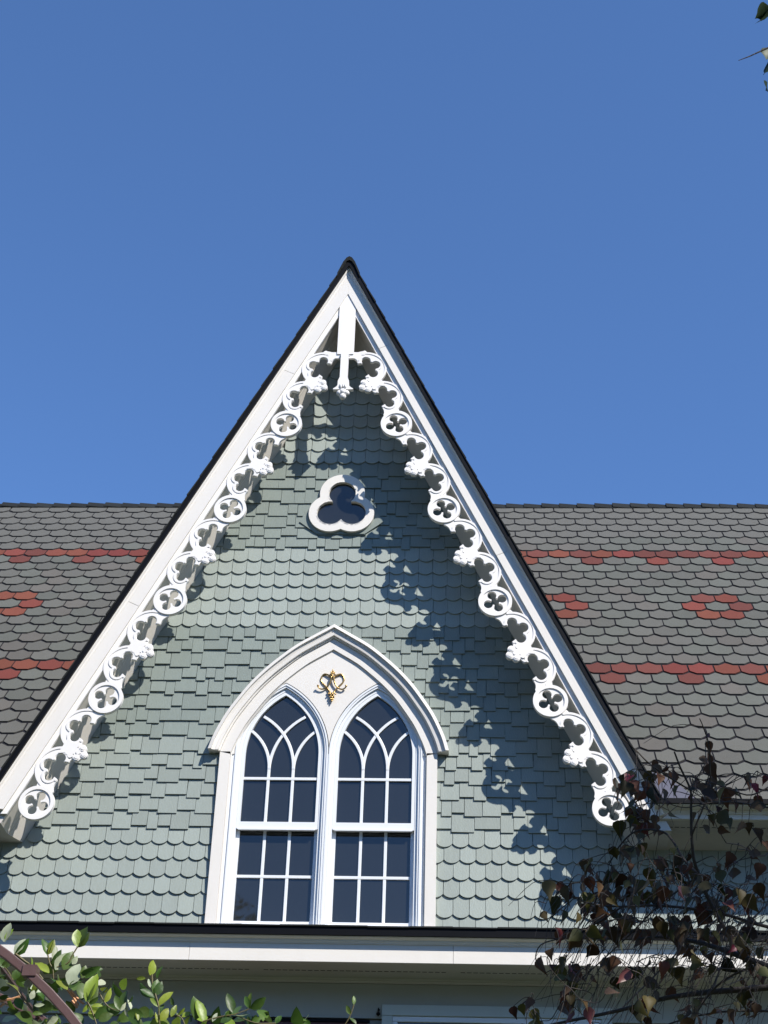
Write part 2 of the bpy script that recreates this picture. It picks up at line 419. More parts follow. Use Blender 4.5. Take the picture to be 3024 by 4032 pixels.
for k, zb in enumerate(sq_rows):
    lim = wall_half(zb+0.07); x = -lim-rs.uniform(0, .1); up = rs.random() < .5
    while x < lim:
        w = rs.choice([.088, .105, .118, .135, .16, .19, .22])
        w = max(.08, w+rs.uniform(-.008, .008)); xa, xb = x, x+w
        zc = zb+0.08
        if zc < ZP:                       # trim at the straight jambs
            if xa < -0.90 < xb: xb = -0.90
            if xa < 0.90 < xb: xa = 0.90
        else:                             # trim under the curved casing
            hx = hood_x(zb, .185)
            if hx > 0:
                if xa < -hx < xb and (xa+xb)/2 < 0: xb = -hx
                elif xa < hx < xb: xa = hx
        xm = (xa+xb)/2
        if zc >= ZP and max(abs(xa), abs(xb)) < hood_x(zb, .175)+.02 and hood_x(zb+.1, .10) > 0: x += w; up = not up; continue
        if xb-xa > 0.03 and not (in_window(xm, zc, 0.11) if zc > ZP else in_window(xm, zc, 0.05)) and not (sd_tref(np.array(xm), np.array(zc), 0.16) > 0):
            items_s.append((xa, xb, zb+(0.031 if up else 0)+rs.uniform(-.002, .002)))
        x += w; up = not up if rs.random() < .93 else up
def covered(x, z):
    "hidden behind the casing, the trefoil frame, the eave box or out of the picture"
    if in_window(x, z, 0.02) or sd_tref(np.array(x), np.array(z), 0.19) > 0: return True
    if z < 4.38: return True
    if abs(x) > 2.60 and z > 5.07: return True
    if z > 5.1 and abs(x) > (Z0-z)*B0/DZ+A0+0.09: return True
    return not inframe((x, 0, z), 10)
def choose(items, mid, cap=300):
    vis = [i for i, it in enumerate(items) if not covered(*mid(it))]
    vis.sort(key=lambda i: px((mid(items[i])[0], 0, mid(items[i])[1]))[2])
    return set(vis[:cap])
keep = choose(items_f, lambda t: (t[0], t[1]+.08))
V = []; F = []; fv = [v.co.copy() for v in FISHM.vertices]; ff = [tuple(p.vertices) for p in FISHM.polygons]
def tilt(x, z):
    return Matrix.Translation((x, 0, z)) @ Matrix.Rotation(rs.gauss(0, .006), 4, 'Y') @ Matrix.Rotation(abs(rs.gauss(0, .012)), 4, 'X') @ Matrix.Rotation(rs.gauss(0, .008), 4, 'Z')
for i, (x, zb) in enumerate(items_f):
    M = tilt(x, zb+rs.uniform(-.0015, .0015))
    if i in keep: obj('fish_scale_shingle', FISHM, wall, M=M)
    else:
        n = len(V); V += [M @ v for v in fv]; F += [tuple(a+n for a in q) for q in ff]
obj('fish_scale_field', mesh('fish_scale_field', V, F, FISH), wall, kind='stuff')
keep = choose(items_s, lambda t: ((t[0]+t[1])/2, t[2]+.08))
cache = {}; V = []; F = []
for i, (xa, xb, zb) in enumerate(items_s):
    w = round((xb-xa-0.004)/0.004)*0.004; w = (w, zb < 5.995)
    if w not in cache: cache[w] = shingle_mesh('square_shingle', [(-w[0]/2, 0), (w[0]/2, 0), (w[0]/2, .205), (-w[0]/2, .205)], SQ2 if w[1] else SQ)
    M = tilt((xa+xb)/2, zb)
    if i in keep or w[1]: obj('square_shingle', cache[w], wall, M=M)
    else:
        n = len(V); V += [M @ v.co for v in cache[w].vertices]; F += [tuple(a+n for a in p.vertices) for p in cache[w].polygons]
obj('square_shingle_field', mesh('square_shingle_field', V, F, SQ), wall, kind='stuff')

# lower wall under the lower eave: clapboards
low = MB()
z = 3.67
bo = []
while z > -1.5:
    bo.append(z); z -= 0.19
lower = hframe('lower_wall')
for k, z in enumerate(bo):
    if k < 6:
        b = MB(); b.add([(-6.5, 0.012, z), (6.5, 0.012, z), (6.5, 0.03, z), (-6.5, 0.03, z), (-6.5, -0.002, z-.187), (6.5, -0.002, z-.187), (6.5, 0.03, z-.187), (-6.5, 0.03, z-.187)],
              [(0, 3, 2, 1), (4, 5, 6, 7), (0, 1, 5, 4), (1, 2, 6, 5), (2, 3, 7, 6), (3, 0, 4, 7)])
        b.V = [(v[0], v[1], v[2]) for v in b.V]; b.obj('clapboard', SIDE, lower)
b = MB(); b.box(-6.5, 6.5, -0.001, 0.031, -1.6, bo[5]-.19); b.obj('clapboard_field', SIDE, lower, kind='stuff')
b = MB(); b.box(-6.5, 6.5, -0.014, 0.031, 3.676, 3.95); b.obj('frieze_board', mat('grey_frieze_paint', (0.40, 0.41, 0.37), 0.6, namt=.04), lower)
# head of the opening below
hd = hframe('lower_window', 'pale grey green window head just under the lower eave')
b = MB(); b.box(0.535, 2.35, -0.06, -0.016, 3.69, 3.775); b.box(0.535, 0.62, -0.06, -0.016, 2.2, 3.688); b.box(2.265, 2.35, -0.06, -0.016, 2.2, 3.688)
b.obj('casing', mat('pale_green_casing', (0.50, 0.54, 0.50), 0.5, namt=.04), hd, bevel=.003)
b = MB(); b.box(0.62, 2.265, -0.045, -0.016, 3.645, 3.688); b.box(0.62, 0.66, -0.045, -0.016, 2.2, 3.643); b.box(2.225, 2.265, -0.045, -0.016, 2.2, 3.643)
b.obj('sash', VINYL, hd, bevel=.003)
b = MB(); b.box(0.66, 2.225, -0.025, -0.018, 2.2, 3.645); b.obj('pane', GLASS, hd)
b = MB(); b.tube([(0.505, -0.03, 3.70), (0.505, -0.05, 3.72), (0.508, -0.05, 3.75)], .006, .004); b.ball((0.505, -.04, 3.705), .016); b.ball((0.509, -.045, 3.735), .010)
b.obj('casing_hook', EDGE, hd, smooth=True)
hd2 = hframe('shutter_window', 'dark edged window head left of the lower window')
b = MB(); b.box(-0.95, 0.44, -0.05, -0.016, 3.635, 3.652); b.obj('casing', EDGE, hd2)
b = MB(); b.box(-0.93, 0.42, -0.035, -0.018, 2.3, 3.633); b.obj('pane', mat('maroon_shutter', (0.10, 0.03, 0.03), .5), hd2)

# ---- body of the house behind
body = MB(); body.box(-6.5, 6.5, 0.125, 8.9, -1.6, 4.9)
hpart('side_walls', body, SIDE)

# ---- main roof
SL = math.radians(51.5); CS, SN = math.cos(SL), math.sin(SL)
EY, EZ = -0.45, 5.3506
def roofp(x, s, h=0.0): return Vector((x, EY+s*CS-h*SN, EZ+s*SN+h*CS))
RIDGE_S = 7.80
mroof = hframe('main_roof')
zroof = lambda y: EZ+(y-EY)*SN/CS
b = MB()
# roof deck, cut along the valleys with the gable
APX = 11.270
def val_x(s): return max(0.0, (APX-(EZ+s*SN))/ (DZ/B0))
ss = [-0.015, 1.0, 2.0, 3.0, 4.0, 5.0, 6.0, 7.0, RIDGE_S]
for sd in (-1, 1):
    for s0, s1 in zip(ss, ss[1:]):
        P = [(val_x(s0)-.05, s0), (6.9, s0), (6.9, s1), (max(val_x(s1)-.05, 0), s1)]
        V = [roofp(sd*x, s, -0.0) for x, s in P]+[roofp(sd*x, s, -0.05) for x, s in P]
        b.add(V, [(0, 1, 2, 3), (7, 6, 5, 4), (0, 4, 5, 1), (1, 5, 6, 2), (2, 6, 7, 3), (3, 7, 4, 0)])
ry, rz = roofp(0, RIDGE_S).y, roofp(0, RIDGE_S).z
b.add([(-6.9, ry, rz), (6.9, ry, rz), (6.9, ry+5.0, rz-6.28), (-6.9, ry+5.0, rz-6.28)], [(0, 1, 2, 3)])
for sd in (-6.5, 6.5): b.add([(sd, 0.1, 4.9), (sd, 9.0, 4.9), (sd, ry, rz-.05)], [(0, 1, 2)])
b.obj('roof_deck', ROOFB, mroof)
RW, RE = 0.2498, 0.235
def hexm(m, name):
    g_ = 0.032; hw = RW/2-0.0075
    P = [(-hw, .058+g_), (-.056, g_), (.056, g_), (hw, .058+g_), (hw, RE), (.069, RE), (0, RE+.058), (-.069, RE), (-hw, RE)]
    n = len(P); V = [(x, s, .009-.006*s/RE+.003) for x, s in P]+[(x, s, 0.0) for x, s in P]
    F = [tuple(range(n)), tuple(range(2*n-1, n-1, -1))]+[(i, i+n, (i+1) % n+n, (i+1) % n) for i in range(n)]
    return mesh(name, V, F, m)
HG, HR = hexm(ROOFG, 'roof_shingle'), hexm(ROOFR, 'roof_shingle')
HG2, HG3, HR2 = hexm(ROOFG2, 'roof_shingle'), hexm(ROOFG3, 'roof_shingle'), hexm(ROOFR2, 'roof_shingle')
tiles = []
for k in range(0, 34):
    sb = 7.626-RE*k-0.147
    if sb < -0.06: break
    for sd in (-1, 1):
        if sd > 0: ph = .158-.003*(k-7)+(0 if k % 2 else .125)
        else: ph = .198-.001*(k-7)+(0 if k % 2 else .125)
        n0 = math.floor((sd*1.0-ph)/RW)
        for j in range(-40, 40):
            x = ph+RW*(j+.5)
            if x*sd <= 0 or abs(x) > 6.7: continue
            if abs(x) < val_x(sb+.15)-0.10: continue
            red = k in (7, 21)
            xl = x-RW/2
            if k in (8, 22):
                ref = {(8, 1): 2.513, (22, 1): 2.465, (8, -1): -4.17, (22, -1): -3.45}[(k, sd)]
                red = abs(((xl-ref)/.7494+.5) % 1-.5) < .09
            if k in (13, 14, 15):
                c = (2.134 if k != 14 else 2.115) if sd > 0 else -3.81
                d = (x-c+.875) % 1.7486-.875
                red = abs(d) < .25 if k != 14 else (.17 < abs(d) < .36)
            tiles.append((x, sb, red))
def tile_vis(x, s):
    p = roofp(x, s+.12)
    if not inframe(p, 10): return False
    d = p-CAM; q = CAM+d*((-0.545-CAM.y)/d.y)      # does the sight line pass outside the gable roof?
    return q.z > zg(q.x, -0.45)
order = sorted([i for i, t in enumerate(tiles) if tile_vis(t[0], t[1])], key=lambda i: (px(roofp(tiles[i][0], tiles[i][1]))[2]))
keep = set(order[:300]); fld = {0: ([], []), 1: ([], [])}
RB = Matrix(((1, 0, 0, 0), (0, CS, -SN, 0), (0, SN, CS, 0), (0, 0, 0, 1)))
for i, (x, s, red) in enumerate(tiles):
    M = Matrix.Translation(roofp(x, s+rs.gauss(0, .0015), 0.001)) @ RB @ Matrix.Rotation(rs.gauss(0, .006), 4, 'Z') @ Matrix.Rotation(rs.gauss(0, .006), 4, 'Y')
    if i in keep: obj('roof_shingle', (HR if rs.random() < .6 else HR2) if red else rs.choice([HG, HG, HG2, HG2, HG3]), mroof, M=M)
    else:
        V, F = fld[int(red)]; n = len(V); me = HR
        V += [M @ v.co for v in me.vertices]; F += [tuple(a+n for a in p.vertices) for p in me.polygons]
obj('roof_shingle_field', mesh('roof_shingle_field', *fld[0], ROOFG), mroof, kind='stuff')
obj('red_shingle_field', mesh('red_shingle_field', *fld[1], ROOFR), mroof, kind='stuff')
# ridge caps
cw = .27
capm = MB()
V = []
for xx, lift in ((0, .0), (cw, .026)):
    for a, h in ((-.13, 0), (0, 0), (.13, 0)):
        yy = a*CS; zz = -abs(a)*SN
        V.append((xx, yy, zz+lift)); 
V2 = [(v[0], v[1], v[2]-.012) for v in V]
capm.add(V+V2, [(0, 3, 4, 1), (1, 4, 5, 2), (6, 7, 10, 9), (7, 8, 11, 10), (0, 1, 7, 6), (1, 2, 8, 7), (3, 9, 10, 4), (4, 10, 11, 5), (0, 6, 9, 3), (2, 5, 11, 8)])
CAPS = capm.mesh('ridge_cap', CAPM)
for xx in np.arange(-6.8, 6.8, .225):
    Mx = Matrix.Translation((xx, ry, rz+.022+rs.uniform(-.006, .006)))
    # raised butt faces left on both roofs
    Mx = Mx @ Matrix.Scale(-1, 4, (1, 0, 0)) @ Matrix.Rotation(rs.gauss(0, .01), 4, 'X')
    obj('ridge_cap', CAPS, mroof, M=Mx)
# flashing in the foot of the valley
for sd in (-1, 1):
    b = MB()
    P = [(2.70, .02), (2.93, .0), (3.10, .0), (2.99, .22), (2.86, .42), (2.60, .60)]
    V = [roofp(sd*x, s, .028) for x, s in P]+[roofp(sd*x, s, .0) for x, s in P]; n = len(P)
    b.add(V, [tuple(range(n)), tuple(range(2*n-1, n-1, -1))]+[(i, (i+1) % n, (i+1) % n+n, i+n) for i in range(n)])
    b.obj('valley_flashing', FLASH, mroof)

# ---- gable roof: deck planes and shingle courses whose butts show along the rake
groof = hframe('gable_roof')
YF = -0.530
for sd in (-1, 1):
    b = MB()
    prof = [(-.356, YF+.004), (-.394, YF+.004), (-.394, 3.9), (-.356, 3.9)]
    rake_board(b, sd, prof, zend=5.33)
    b.obj('roof_edge', EDGE, groof)
    L0 = t_at_z(-.397, 5.345); t = L0
    while t > t_at_x0(-.408)+.12:
        tb = t; tt = t-.262
        V = []
        for (ta, n0_, n1_) in ((tb, -.410, -.396), (max(tt, t_at_x0(-.400)), -.402, -.396)):
            for Y in (YF-.006+rs.uniform(-.004, .004), 4.2):
                V += [rake(sd, ta, n0_, Y), rake(sd, ta, n1_, Y)]
        m_ = MB(); m_.add(V, [(0, 1, 3, 2), (4, 6, 7, 5), (0, 4, 5, 1), (2, 3, 7, 6), (0, 2, 6, 4), (1, 5, 7, 3)])
        m_.obj('shingle_course', CAPM, groof)
        t -= .235
b = MB()
pr = []
for (x, z) in [(-.115, APX-.235), (-.06, APX-.085), (-.028, APX-.03), (0, APX-.012), (.028, APX-.03), (.06, APX-.085), (.115, APX-.235)]: pr.append((x, z))
pr2 = pr+[(x, z-.05) for x, z in reversed(pr)]
b.prism([(x, z) for x, z in reversed(pr2)], YF-.012, 4.3)
b.obj('ridge_cap', CAPM, groof)

# ---- barge boards, crown moulding, soffit box
JL = (2.2,); 
for sd, name in ((-1, 'left'), (1, 'right')):
    lab = 'sunlit white barge board with pierced lace trim, %s slope of the gable' % name
    barge = hframe('bargeboard', lab)
    b = MB(); rake_board(b, sd, PX([(-.222, -.472), (-.345, -.472), (-.345, -.40), (-.222, -.40)]), zend=ZE, gaps=(-.55, 2.35) if sd < 0 else (-.9, 1.75))
    b.obj('fascia', WHITE, barge, bevel=.002)
    b = MB(); rake_board(b, sd, PX([(-.338, -.477), (-.354, -.480), (-.361, -.490), (-.370, -.498), (-.380, -.503), (-.386, -.512)])+[(-.358, -.42), (-.330, -.42), (-.330, -.474), (-.322, -.474)], zend=ZE+.004)
    b.obj('crown_moulding', WHITE, barge)
    b = MB(); rake_board(b, sd, [(-.172, -.446), (-.226, -.446), (-.226, -.422), (-.172, -.422)], zend=ZE-.03)
    b.obj('lace_rail', LACE, barge)
    b = MB(); rake_board(b, sd, [(-.107, 0.04), (-.107, 0.0), (-.172, -.152), (-.172, -.163), (-.178, -.172), (-.180, -.196), (-.184, -.204), (-.184, -.418), (-.37, -.418), (-.37, .04)], zend=ZU)
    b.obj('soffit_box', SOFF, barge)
    # pierced lace
    if sd == -1:
        def f_med(X, Z):
            o = circ(X, Z, 0, 0, .150)
            q = np.maximum.reduce([circ(X, Z, .068, 0, .0405), circ(X, Z, -.068, 0, .0405), circ(X, Z, 0, .068, .0405), circ(X, Z, 0, -.068, .0405), circ(X, Z, 0, 0, .036)])
            return np.minimum(o, -q)
        def f_rim(X, Z): r = np.hypot(X, Z); return np.minimum(.150-r, r-.119)
        def f_rim2(X, Z): r = np.hypot(X, Z); return np.minimum(.142-r, r-.128)
        MED = plate('medallion', f_med, (-.16, .16, -.16, .16), .005, -.006, .026, LACE, ((f_rim, -.016, -.005),))
        def hole(X, Z, g=0.0):
            h = np.maximum.reduce([circ(X, Z, -.088, -.040, .0435+g), circ(X, Z, 0, -.106, .0445+g), circ(X, Z, .088, -.042, .0435+g),
                                   circ(X, Z, 0, -.030, .072+g)])
            # open mouth between the tips
            mouth = np.minimum(.080+g-np.abs(X)+.25*(Z-.02), Z+.03)
            return np.maximum(h, mouth)
        def f_arch(X, Z):
            o = circ(X, Z, 0.002, 0, .205)
            neck = np.minimum(np.minimum(.30*(X+.22)+.010+.02-np.abs(Z-.035), -X-.06), X+.225)   # arm to the medallion
            lower = .036-.16*np.abs(X)*0+0*X
            body = np.minimum(o, (.045 - Z))
            body = np.maximum(body, np.minimum(np.minimum(circ(X, Z, -.170, -.01, .085), -X-.07), .07-Z))
            body = np.maximum(body, np.minimum(np.minimum(circ(X, Z, .150, .0, .058), X-.06), .05-Z))
            # scooped underside
            scoop = circ(X, Z, -.125, .130, .088)
            body = np.minimum(body, -scoop)
            return np.minimum(np.minimum(body, -hole(X, Z)), .215-np.abs(X))
        def f_bead(X, Z):
            h = hole(X, Z); return np.minimum(np.minimum(f_arch(X, Z)-.003, np.minimum(-h-.004, h+.024)), .02-Z+.02)
        def f_bead2(X, Z):
            r = np.hypot(X-.002, Z); return np.minimum(np.minimum(f_arch(X, Z), np.minimum(.2045-r, r-.184)), -.035-Z)
        ARCH = plate('foil_arch', f_arch, (-.225, .225, -.215, .075), .005, -.004, .022, LACE, ((f_bead, -.010, -.003), (f_bead2, -.010, -.003)))
        def f_bud(X, Z):
            b_ = np.maximum.reduce([circ(X, Z, -.045, .082, .036), circ(X, Z, .045, .080, .036), circ(X, Z, 0, .118, .037), circ(X, Z, 0, .085, .042)])
            neck = np.minimum(np.minimum(.030+.6*np.maximum(0, -.0-Z)-np.abs(X), Z+.085), .08-Z)
            curl = np.maximum(circ(X, Z, -.052, .018, .024), circ(X, Z, .052, .018, .024))
            return np.maximum(np.maximum(b_, neck), np.maximum(curl, np.minimum(.03-np.abs(Z-.0), .06-np.abs(X))))
        def f_ber(X, Z): return np.maximum.reduce([circ(X, Z, -.047, .083, .026), circ(X, Z, .047, .081, .026), circ(X, Z, 0, .122, .027), circ(X, Z, 0, .070, .020)])
        def f_ber2(X, Z): return np.maximum.reduce([circ(X, Z, -.047, .083, .015), circ(X, Z, .047, .081, .015), circ(X, Z, 0, .122, .016)])
        BUDP = plate('bud_finial', f_bud, (-.09, .09, -.09, .16), .005, -.010, .024, LACE, ((f_ber, -.017, -.009), (f_ber2, -.021, -.016)))
        bb = MB(); bb.V = [tuple(v.co) for v in BUDP.vertices]; bb.F = [tuple(p.vertices) for p in BUDP.polygons]
        BUD = mesh('bud_finial', bb.V, bb.F, LACE)
    for k in range(5):
        obj('medallion', MED, barge, M=rake_M(sd, TT*k, -.445))
    ts = [-.741, -.341]+[TT*k+q for k in range(4) for q in (.341, .741)]
    for t in ts:
        flip = (round((t+.741*0)/TT*1000) % 1000) > 500     # arms reach towards the medallion
        M = rake_M(sd, t, -.4435)
        if flip: M = M @ Matrix.Scale(-1, 4, (1, 0, 0))
        obj('foil_arch', ARCH, barge, M=M)
    for k in range(-1, 4):
        obj('bud_finial', BUD, barge, M=rake_M(sd, TT*k+TT/2, -.4465))

# pendant at the apex
pend = hframe('apex_pendant', 'white post with flared foot and berry drop hanging in the gable peak')
def f_board(X, Z): return np.minimum(np.minimum(.082-np.abs(X-.004), Z-10.045), (10.83-2.111*np.abs(X))-Z)
def f_shaft(X, Z):
    w = .038+.017*np.clip((9.752-Z)/.05, 0, 1)
    fl = np.where(Z < 9.66, .055+.042*np.clip((9.66-Z)/.05, 0, 1)**2, w)
    return np.minimum(np.minimum(np.where(Z < 9.70, fl, w)-np.abs(X), Z-9.60), 10.05-Z)
def f_arms(X, Z):
    a = np.abs(X)
    o = np.minimum(np.hypot(a-.066*0-.211, Z-9.871)-.170, .219-np.hypot(a-.211, Z-9.871))
    arm = np.minimum(np.minimum(o, .20-a), Z-10.0+.0*a)
    bar = np.minimum(np.minimum(.025-np.abs(Z-10.05), a-.03), .16-a)
    cusp = np.minimum(np.minimum(circ(a, Z, .115, 10.015, .05), -circ(a, Z, .075, 9.95, .052)), Z-9.935)
    return np.maximum(np.maximum(arm, bar), cusp)
obj('board', plate('board', f_board, (-.09, .10, 10.03, 10.84), .006, -.462, -.425, LACE), pend)
obj('shaft', plate('shaft', f_shaft, (-.11, .11, 9.585, 10.055), .005, -.474, -.43, LACE), pend)
obj('arms', plate('arms', f_arms, (-.26, .26, 9.92, 10.10), .005, -.452, -.424, LACE), pend)
b = MB(); b.ball((0, -.455, 9.575), .038, 12, 8); b.ball((-.036, -.455, 9.565), .029, 12, 8); b.ball((.036, -.455, 9.565), .029, 12, 8); b.ball((0, -.455, 9.523), .034, 12, 8)
b.ball((-.022, -.475, 9.64), .016, 8, 6, (1, 1, 2)); b.ball((.022, -.475, 9.64), .016, 8, 6, (1, 1, 2)); b.ball((0, -.478, 9.645), .012, 8, 6, (1, 1, 2.4))
b.obj('berry_drop', LACE, pend, smooth=True)

# ---- level eaves: main eave left and right of the gable, lower eave across
def eave(parent, x0, x1, zf, zu, ztop, proud, dk, slant=True, cutL=None, cutR=None, joints=()):
    "zf fascia bottom, zu underside of the box, ztop bottom of the dark edge, dk its height"
    def run(name, prof, m, xs=(x0, x1), bev=0):
        cuts = [xs[0]]
        for j in joints:
            if name == 'fascia' and xs[0] < j < xs[1]: cuts += [j-.0012, j+.0012]
        cuts.append(xs[1])
        for i in range(0, len(cuts), 2):
            b = MB(); n = len(prof); c0, c1 = cuts[i], cuts[i+1]
            V = [(c0, y, z) for y, z in prof]+[(c1, y, z) for y, z in prof]
            b.add(V, [tuple(range(n)), tuple(range(2*n-1, n-1, -1))]+[(a, a+n, (a+1) % n+n, (a+1) % n) for a in range(n)])
            b.obj(name, m, parent, bevel=bev)
    yf = -.447
    run('fascia', [(yf, zf), (yf, ztop-.035), (yf+.03, ztop-.035), (yf+.03, zf)], WHITE, bev=.002)
    run('crown_moulding', [(yf, ztop-.046), (yf-.010, ztop-.046), (yf-.012, ztop-.038), (yf-.020, ztop-.030), (yf-.022, ztop-.018), (yf-proud+.022, ztop-.008), (yf-proud+.016, ztop), (yf+.02, ztop), (yf+.02, ztop-.030), (yf, ztop-.030)], WHITE)
    run('roof_edge', [(yf-proud, ztop+.002), (yf-proud, ztop+dk), (yf+.10, ztop+dk+(.016 if slant else .05)), (yf+.10, ztop+.002)], EDGE)
    zs_ = zf-.002
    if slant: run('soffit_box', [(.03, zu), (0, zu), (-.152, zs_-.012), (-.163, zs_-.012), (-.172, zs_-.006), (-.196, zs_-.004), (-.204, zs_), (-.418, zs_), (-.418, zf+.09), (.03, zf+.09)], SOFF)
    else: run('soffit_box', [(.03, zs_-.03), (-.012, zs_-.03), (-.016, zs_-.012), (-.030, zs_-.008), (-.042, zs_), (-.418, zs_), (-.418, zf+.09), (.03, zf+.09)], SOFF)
    # vent slots along the sloping soffit strip
    b = MB(); x = x0+.03; i = 0
    while x < x1-.05:
        if i % 31 < 29:
            y = -.268 if slant else -.225
            V = [(x, y, zs_-.001), (x+.036, y, zs_-.001), (x+.036, y-.012, zs_-.001), (x, y-.012, zs_-.001)]
            V += [(a, b_, c+.006) for a, b_, c in V]
            b.add(V, [(0, 1, 2, 3), (7, 6, 5, 4), (0, 4, 5, 1), (1, 5, 6, 2), (2, 6, 7, 3), (3, 7, 4, 0)])
        x += .0505; i += 1
    b.obj('vent_slots', VENT, parent, kind='stuff')
mainR = hframe('main_eave', 'white boxed eave in shade right of the gable')
eave(mainR, 2.735, 6.7, ZE-.012, ZU+.002, 5.298, .115, .045)
b = MB(); b.add([(2.58, .03, ZU+.002), (2.735, .03, ZU+.002), (2.735, 0, ZU+.002), (2.58, 0, ZU+.002), (2.66, -.152, ZE-.027), (2.735, -.152, ZE-.027), (2.735, -.418, ZE-.015), (2.70, -.418, ZE-.015), (2.58, .03, ZE+.08), (2.735, .03, ZE+.08), (2.735, -.418, ZE+.08), (2.58, -.418, ZE+.08)], [(0, 1, 2, 3), (3, 2, 5, 4), (4, 5, 6, 7), (7, 6, 10, 11), (8, 11, 10, 9), (0, 3, 4, 7, 11, 8), (1, 9, 10, 6, 5, 2), (0, 8, 9, 1)]); b.obj('soffit_return', SOFF, mainR)
mainL = hframe('main_eave', 'white boxed eave corner left of the gable')
eave(mainL, -6.7, -2.735, ZE-.012, ZU+.002, 5.298, .115, .045)
b = MB(); b.add([(-2.58, .03, ZU+.002), (-2.735, .03, ZU+.002), (-2.735, 0, ZU+.002), (-2.58, 0, ZU+.002), (-2.66, -.152, ZE-.027), (-2.735, -.152, ZE-.027), (-2.735, -.418, ZE-.015), (-2.70, -.418, ZE-.015), (-2.58, .03, ZE+.08), (-2.735, .03, ZE+.08), (-2.735, -.418, ZE+.08), (-2.58, -.418, ZE+.08)], [(0, 1, 2, 3), (3, 2, 5, 4), (4, 5, 6, 7), (7, 6, 10, 11), (8, 11, 10, 9), (0, 3, 4, 7, 11, 8), (1, 9, 10, 6, 5, 2), (0, 8, 9, 1)]); b.obj('soffit_return', SOFF, mainL)
lowE = hframe('lower_eave', 'long white eave with dark metal edge running below the arched window')
eave(lowE, -6.7, 6.9, 3.987, 3.905, 4.176, .072, .074, slant=False, joints=(-.98, 1.1))
b = MB(); b.add([(-6.8, -.53, 4.252), (6.9, -.53, 4.252), (6.9, .04, 4.37), (-6.8, .04, 4.37), (-6.8, -.40, 4.18), (6.9, -.40, 4.18), (6.9, .04, 4.27), (-6.8, .04, 4.27)],
      [(0, 1, 2, 3), (7, 6, 5, 4), (0, 4, 5, 1), (1, 5, 6, 2), (2, 6, 7, 3), (3, 7, 4, 0)]); b.obj('pent_roof', CAPM, lowE)
x = -6.7
strip = 0
while x < 6.8:
    w = rs.uniform(.28, .36); b = MB()
    z0_ = 4.2525+rs.uniform(-.002, .005); b.add([(x, -.532, z0_), (x+w, -.532, z0_+rs.uniform(-.003, .003)), (x+w, -.30, 4.315), (x, -.30, 4.315),
            (x, -.532, z0_-.012), (x+w, -.532, z0_-.012), (x+w, -.30, 4.302), (x, -.30, 4.302)], [(0, 1, 2, 3), (7, 6, 5, 4), (0, 4, 5, 1), (1, 5, 6, 2), (2, 6, 7, 3), (3, 7, 4, 0)])
    b.obj('starter_shingle', CAPM, lowE); x += w+.003

# ---- twin lancet window
win = hframe('twin_lancet_window', 'white twin lancet window under a pointed hood')
def mirror_band(P, Q):
    "closed strips between two right-hand half curves and their mirror images"
    return P, Q
def band(mb, P, Q, yP, yQ, yb):
    "moulded band between outer curve P and inner curve Q (same length lists), front at yP / yQ, back yb"
    n = min(len(P), len(Q)); P = [P[0]]+list(P[-(n-1):]); Q = [Q[0]]+list(Q[-(n-1):])
    for s in (-1, 1):
        V = []
        for p, q in zip(P, Q):
            V += [(s*p[0], yP, p[1]), (s*q[0], yQ, q[1]), (s*q[0], yb, q[1]), (s*p[0], yb, p[1])]
        F = []
        for i in range(n-1):
            for a in range(4):
                b_ = (a+1) % 4; F.append((4*i+a, 4*i+b_, 4*i+4+b_, 4*i+4+a))
        F.append((4*n-4, 4*n-3, 4*n-2, 4*n-1))
        mb.add(V, F)
c0 = HC; o_ = {d: offs(HC, d) for d in (0, .012, .028, .042, .060, .085, .098, .101, .196, .199, .214, .222)}
b = MB()
for d0, d1, y0, y1 in ((0, .028, -.092, -.098), (.028, .060, -.080, -.066), (.060, .085, -.074, -.070), (.085, .098, -.050, -.044)):
    P = offs(HC, d0); Q = offs(HC, d1); band(b, P, Q, y0, y1, .0)
b.obj('hood_moulding', WHITE, win)
b = MB()
P, Q = offs(HC, .100), offs(HC, .192); band(b, P, Q, -.030, -.030, .05)
b.box(-.950, -.858, -.028, .05, 4.40, ZP-.002); b.box(.858, .950, -.028, .05, 4.40, ZP-.002)
b.obj('casing', WHITE, win)
b = MB()
P, Q = offs(HC, .194), offs(HC, .206); band(b, P, Q, -.020, -.004, .05)
b.box(-.856, -.844, -.014, .05, 4.40, ZP-.002); b.box(.844, .856, -.014, .05, 4.40, ZP-.002)
b.obj('inner_bead', WHITE, win)
# spandrel panel: inside the casing curve, outside both lancets, above the spring line
xs_h = np.array([p.x for p in offs(HC, .150)]); zs_h = np.array([p.y for p in offs(HC, .150)])
LR = .768; LC = .411
def sd_lancet(X, Z, r=LR, cx=.411):
    "pointed arch above the spring line: intersection of two discs"
    a = circ(X, Z, cx-.411+LR, ZP, r); b_ = circ(X, Z, cx+.411-LR, ZP, r)
    up = np.minimum(a, b_); lo = np.minimum(X-(cx-.411+LR-r), (cx+.411-LR+r)-X)
    return np.where(Z > ZP, up, lo)
def f_span(X, Z):
    top = np.interp(np.abs(X), xs_h, zs_h, right=-9)-Z
    l = np.maximum(sd_lancet(X, Z, LR+.004), sd_lancet(X, Z, LR+.004, -.411))
    return np.minimum(np.minimum(top*.7, -l), Z-ZP+.015)
obj('spandrel_panel', plate('spandrel_panel', f_span, (-.89, .89, 5.93, 7.12), .008, -.012, .05, WHITE), win)
for xa in (-.845, .815):
    b = MB(); b.box(xa, xa+.03, .001, .05, 4.40, ZP+.05); b.obj('jamb_liner', VINYL, win)
b = MB(); b.box(-.006, .006, -.004, .05, 4.40, ZP-.005); b.obj('mullion', VINYL, win)

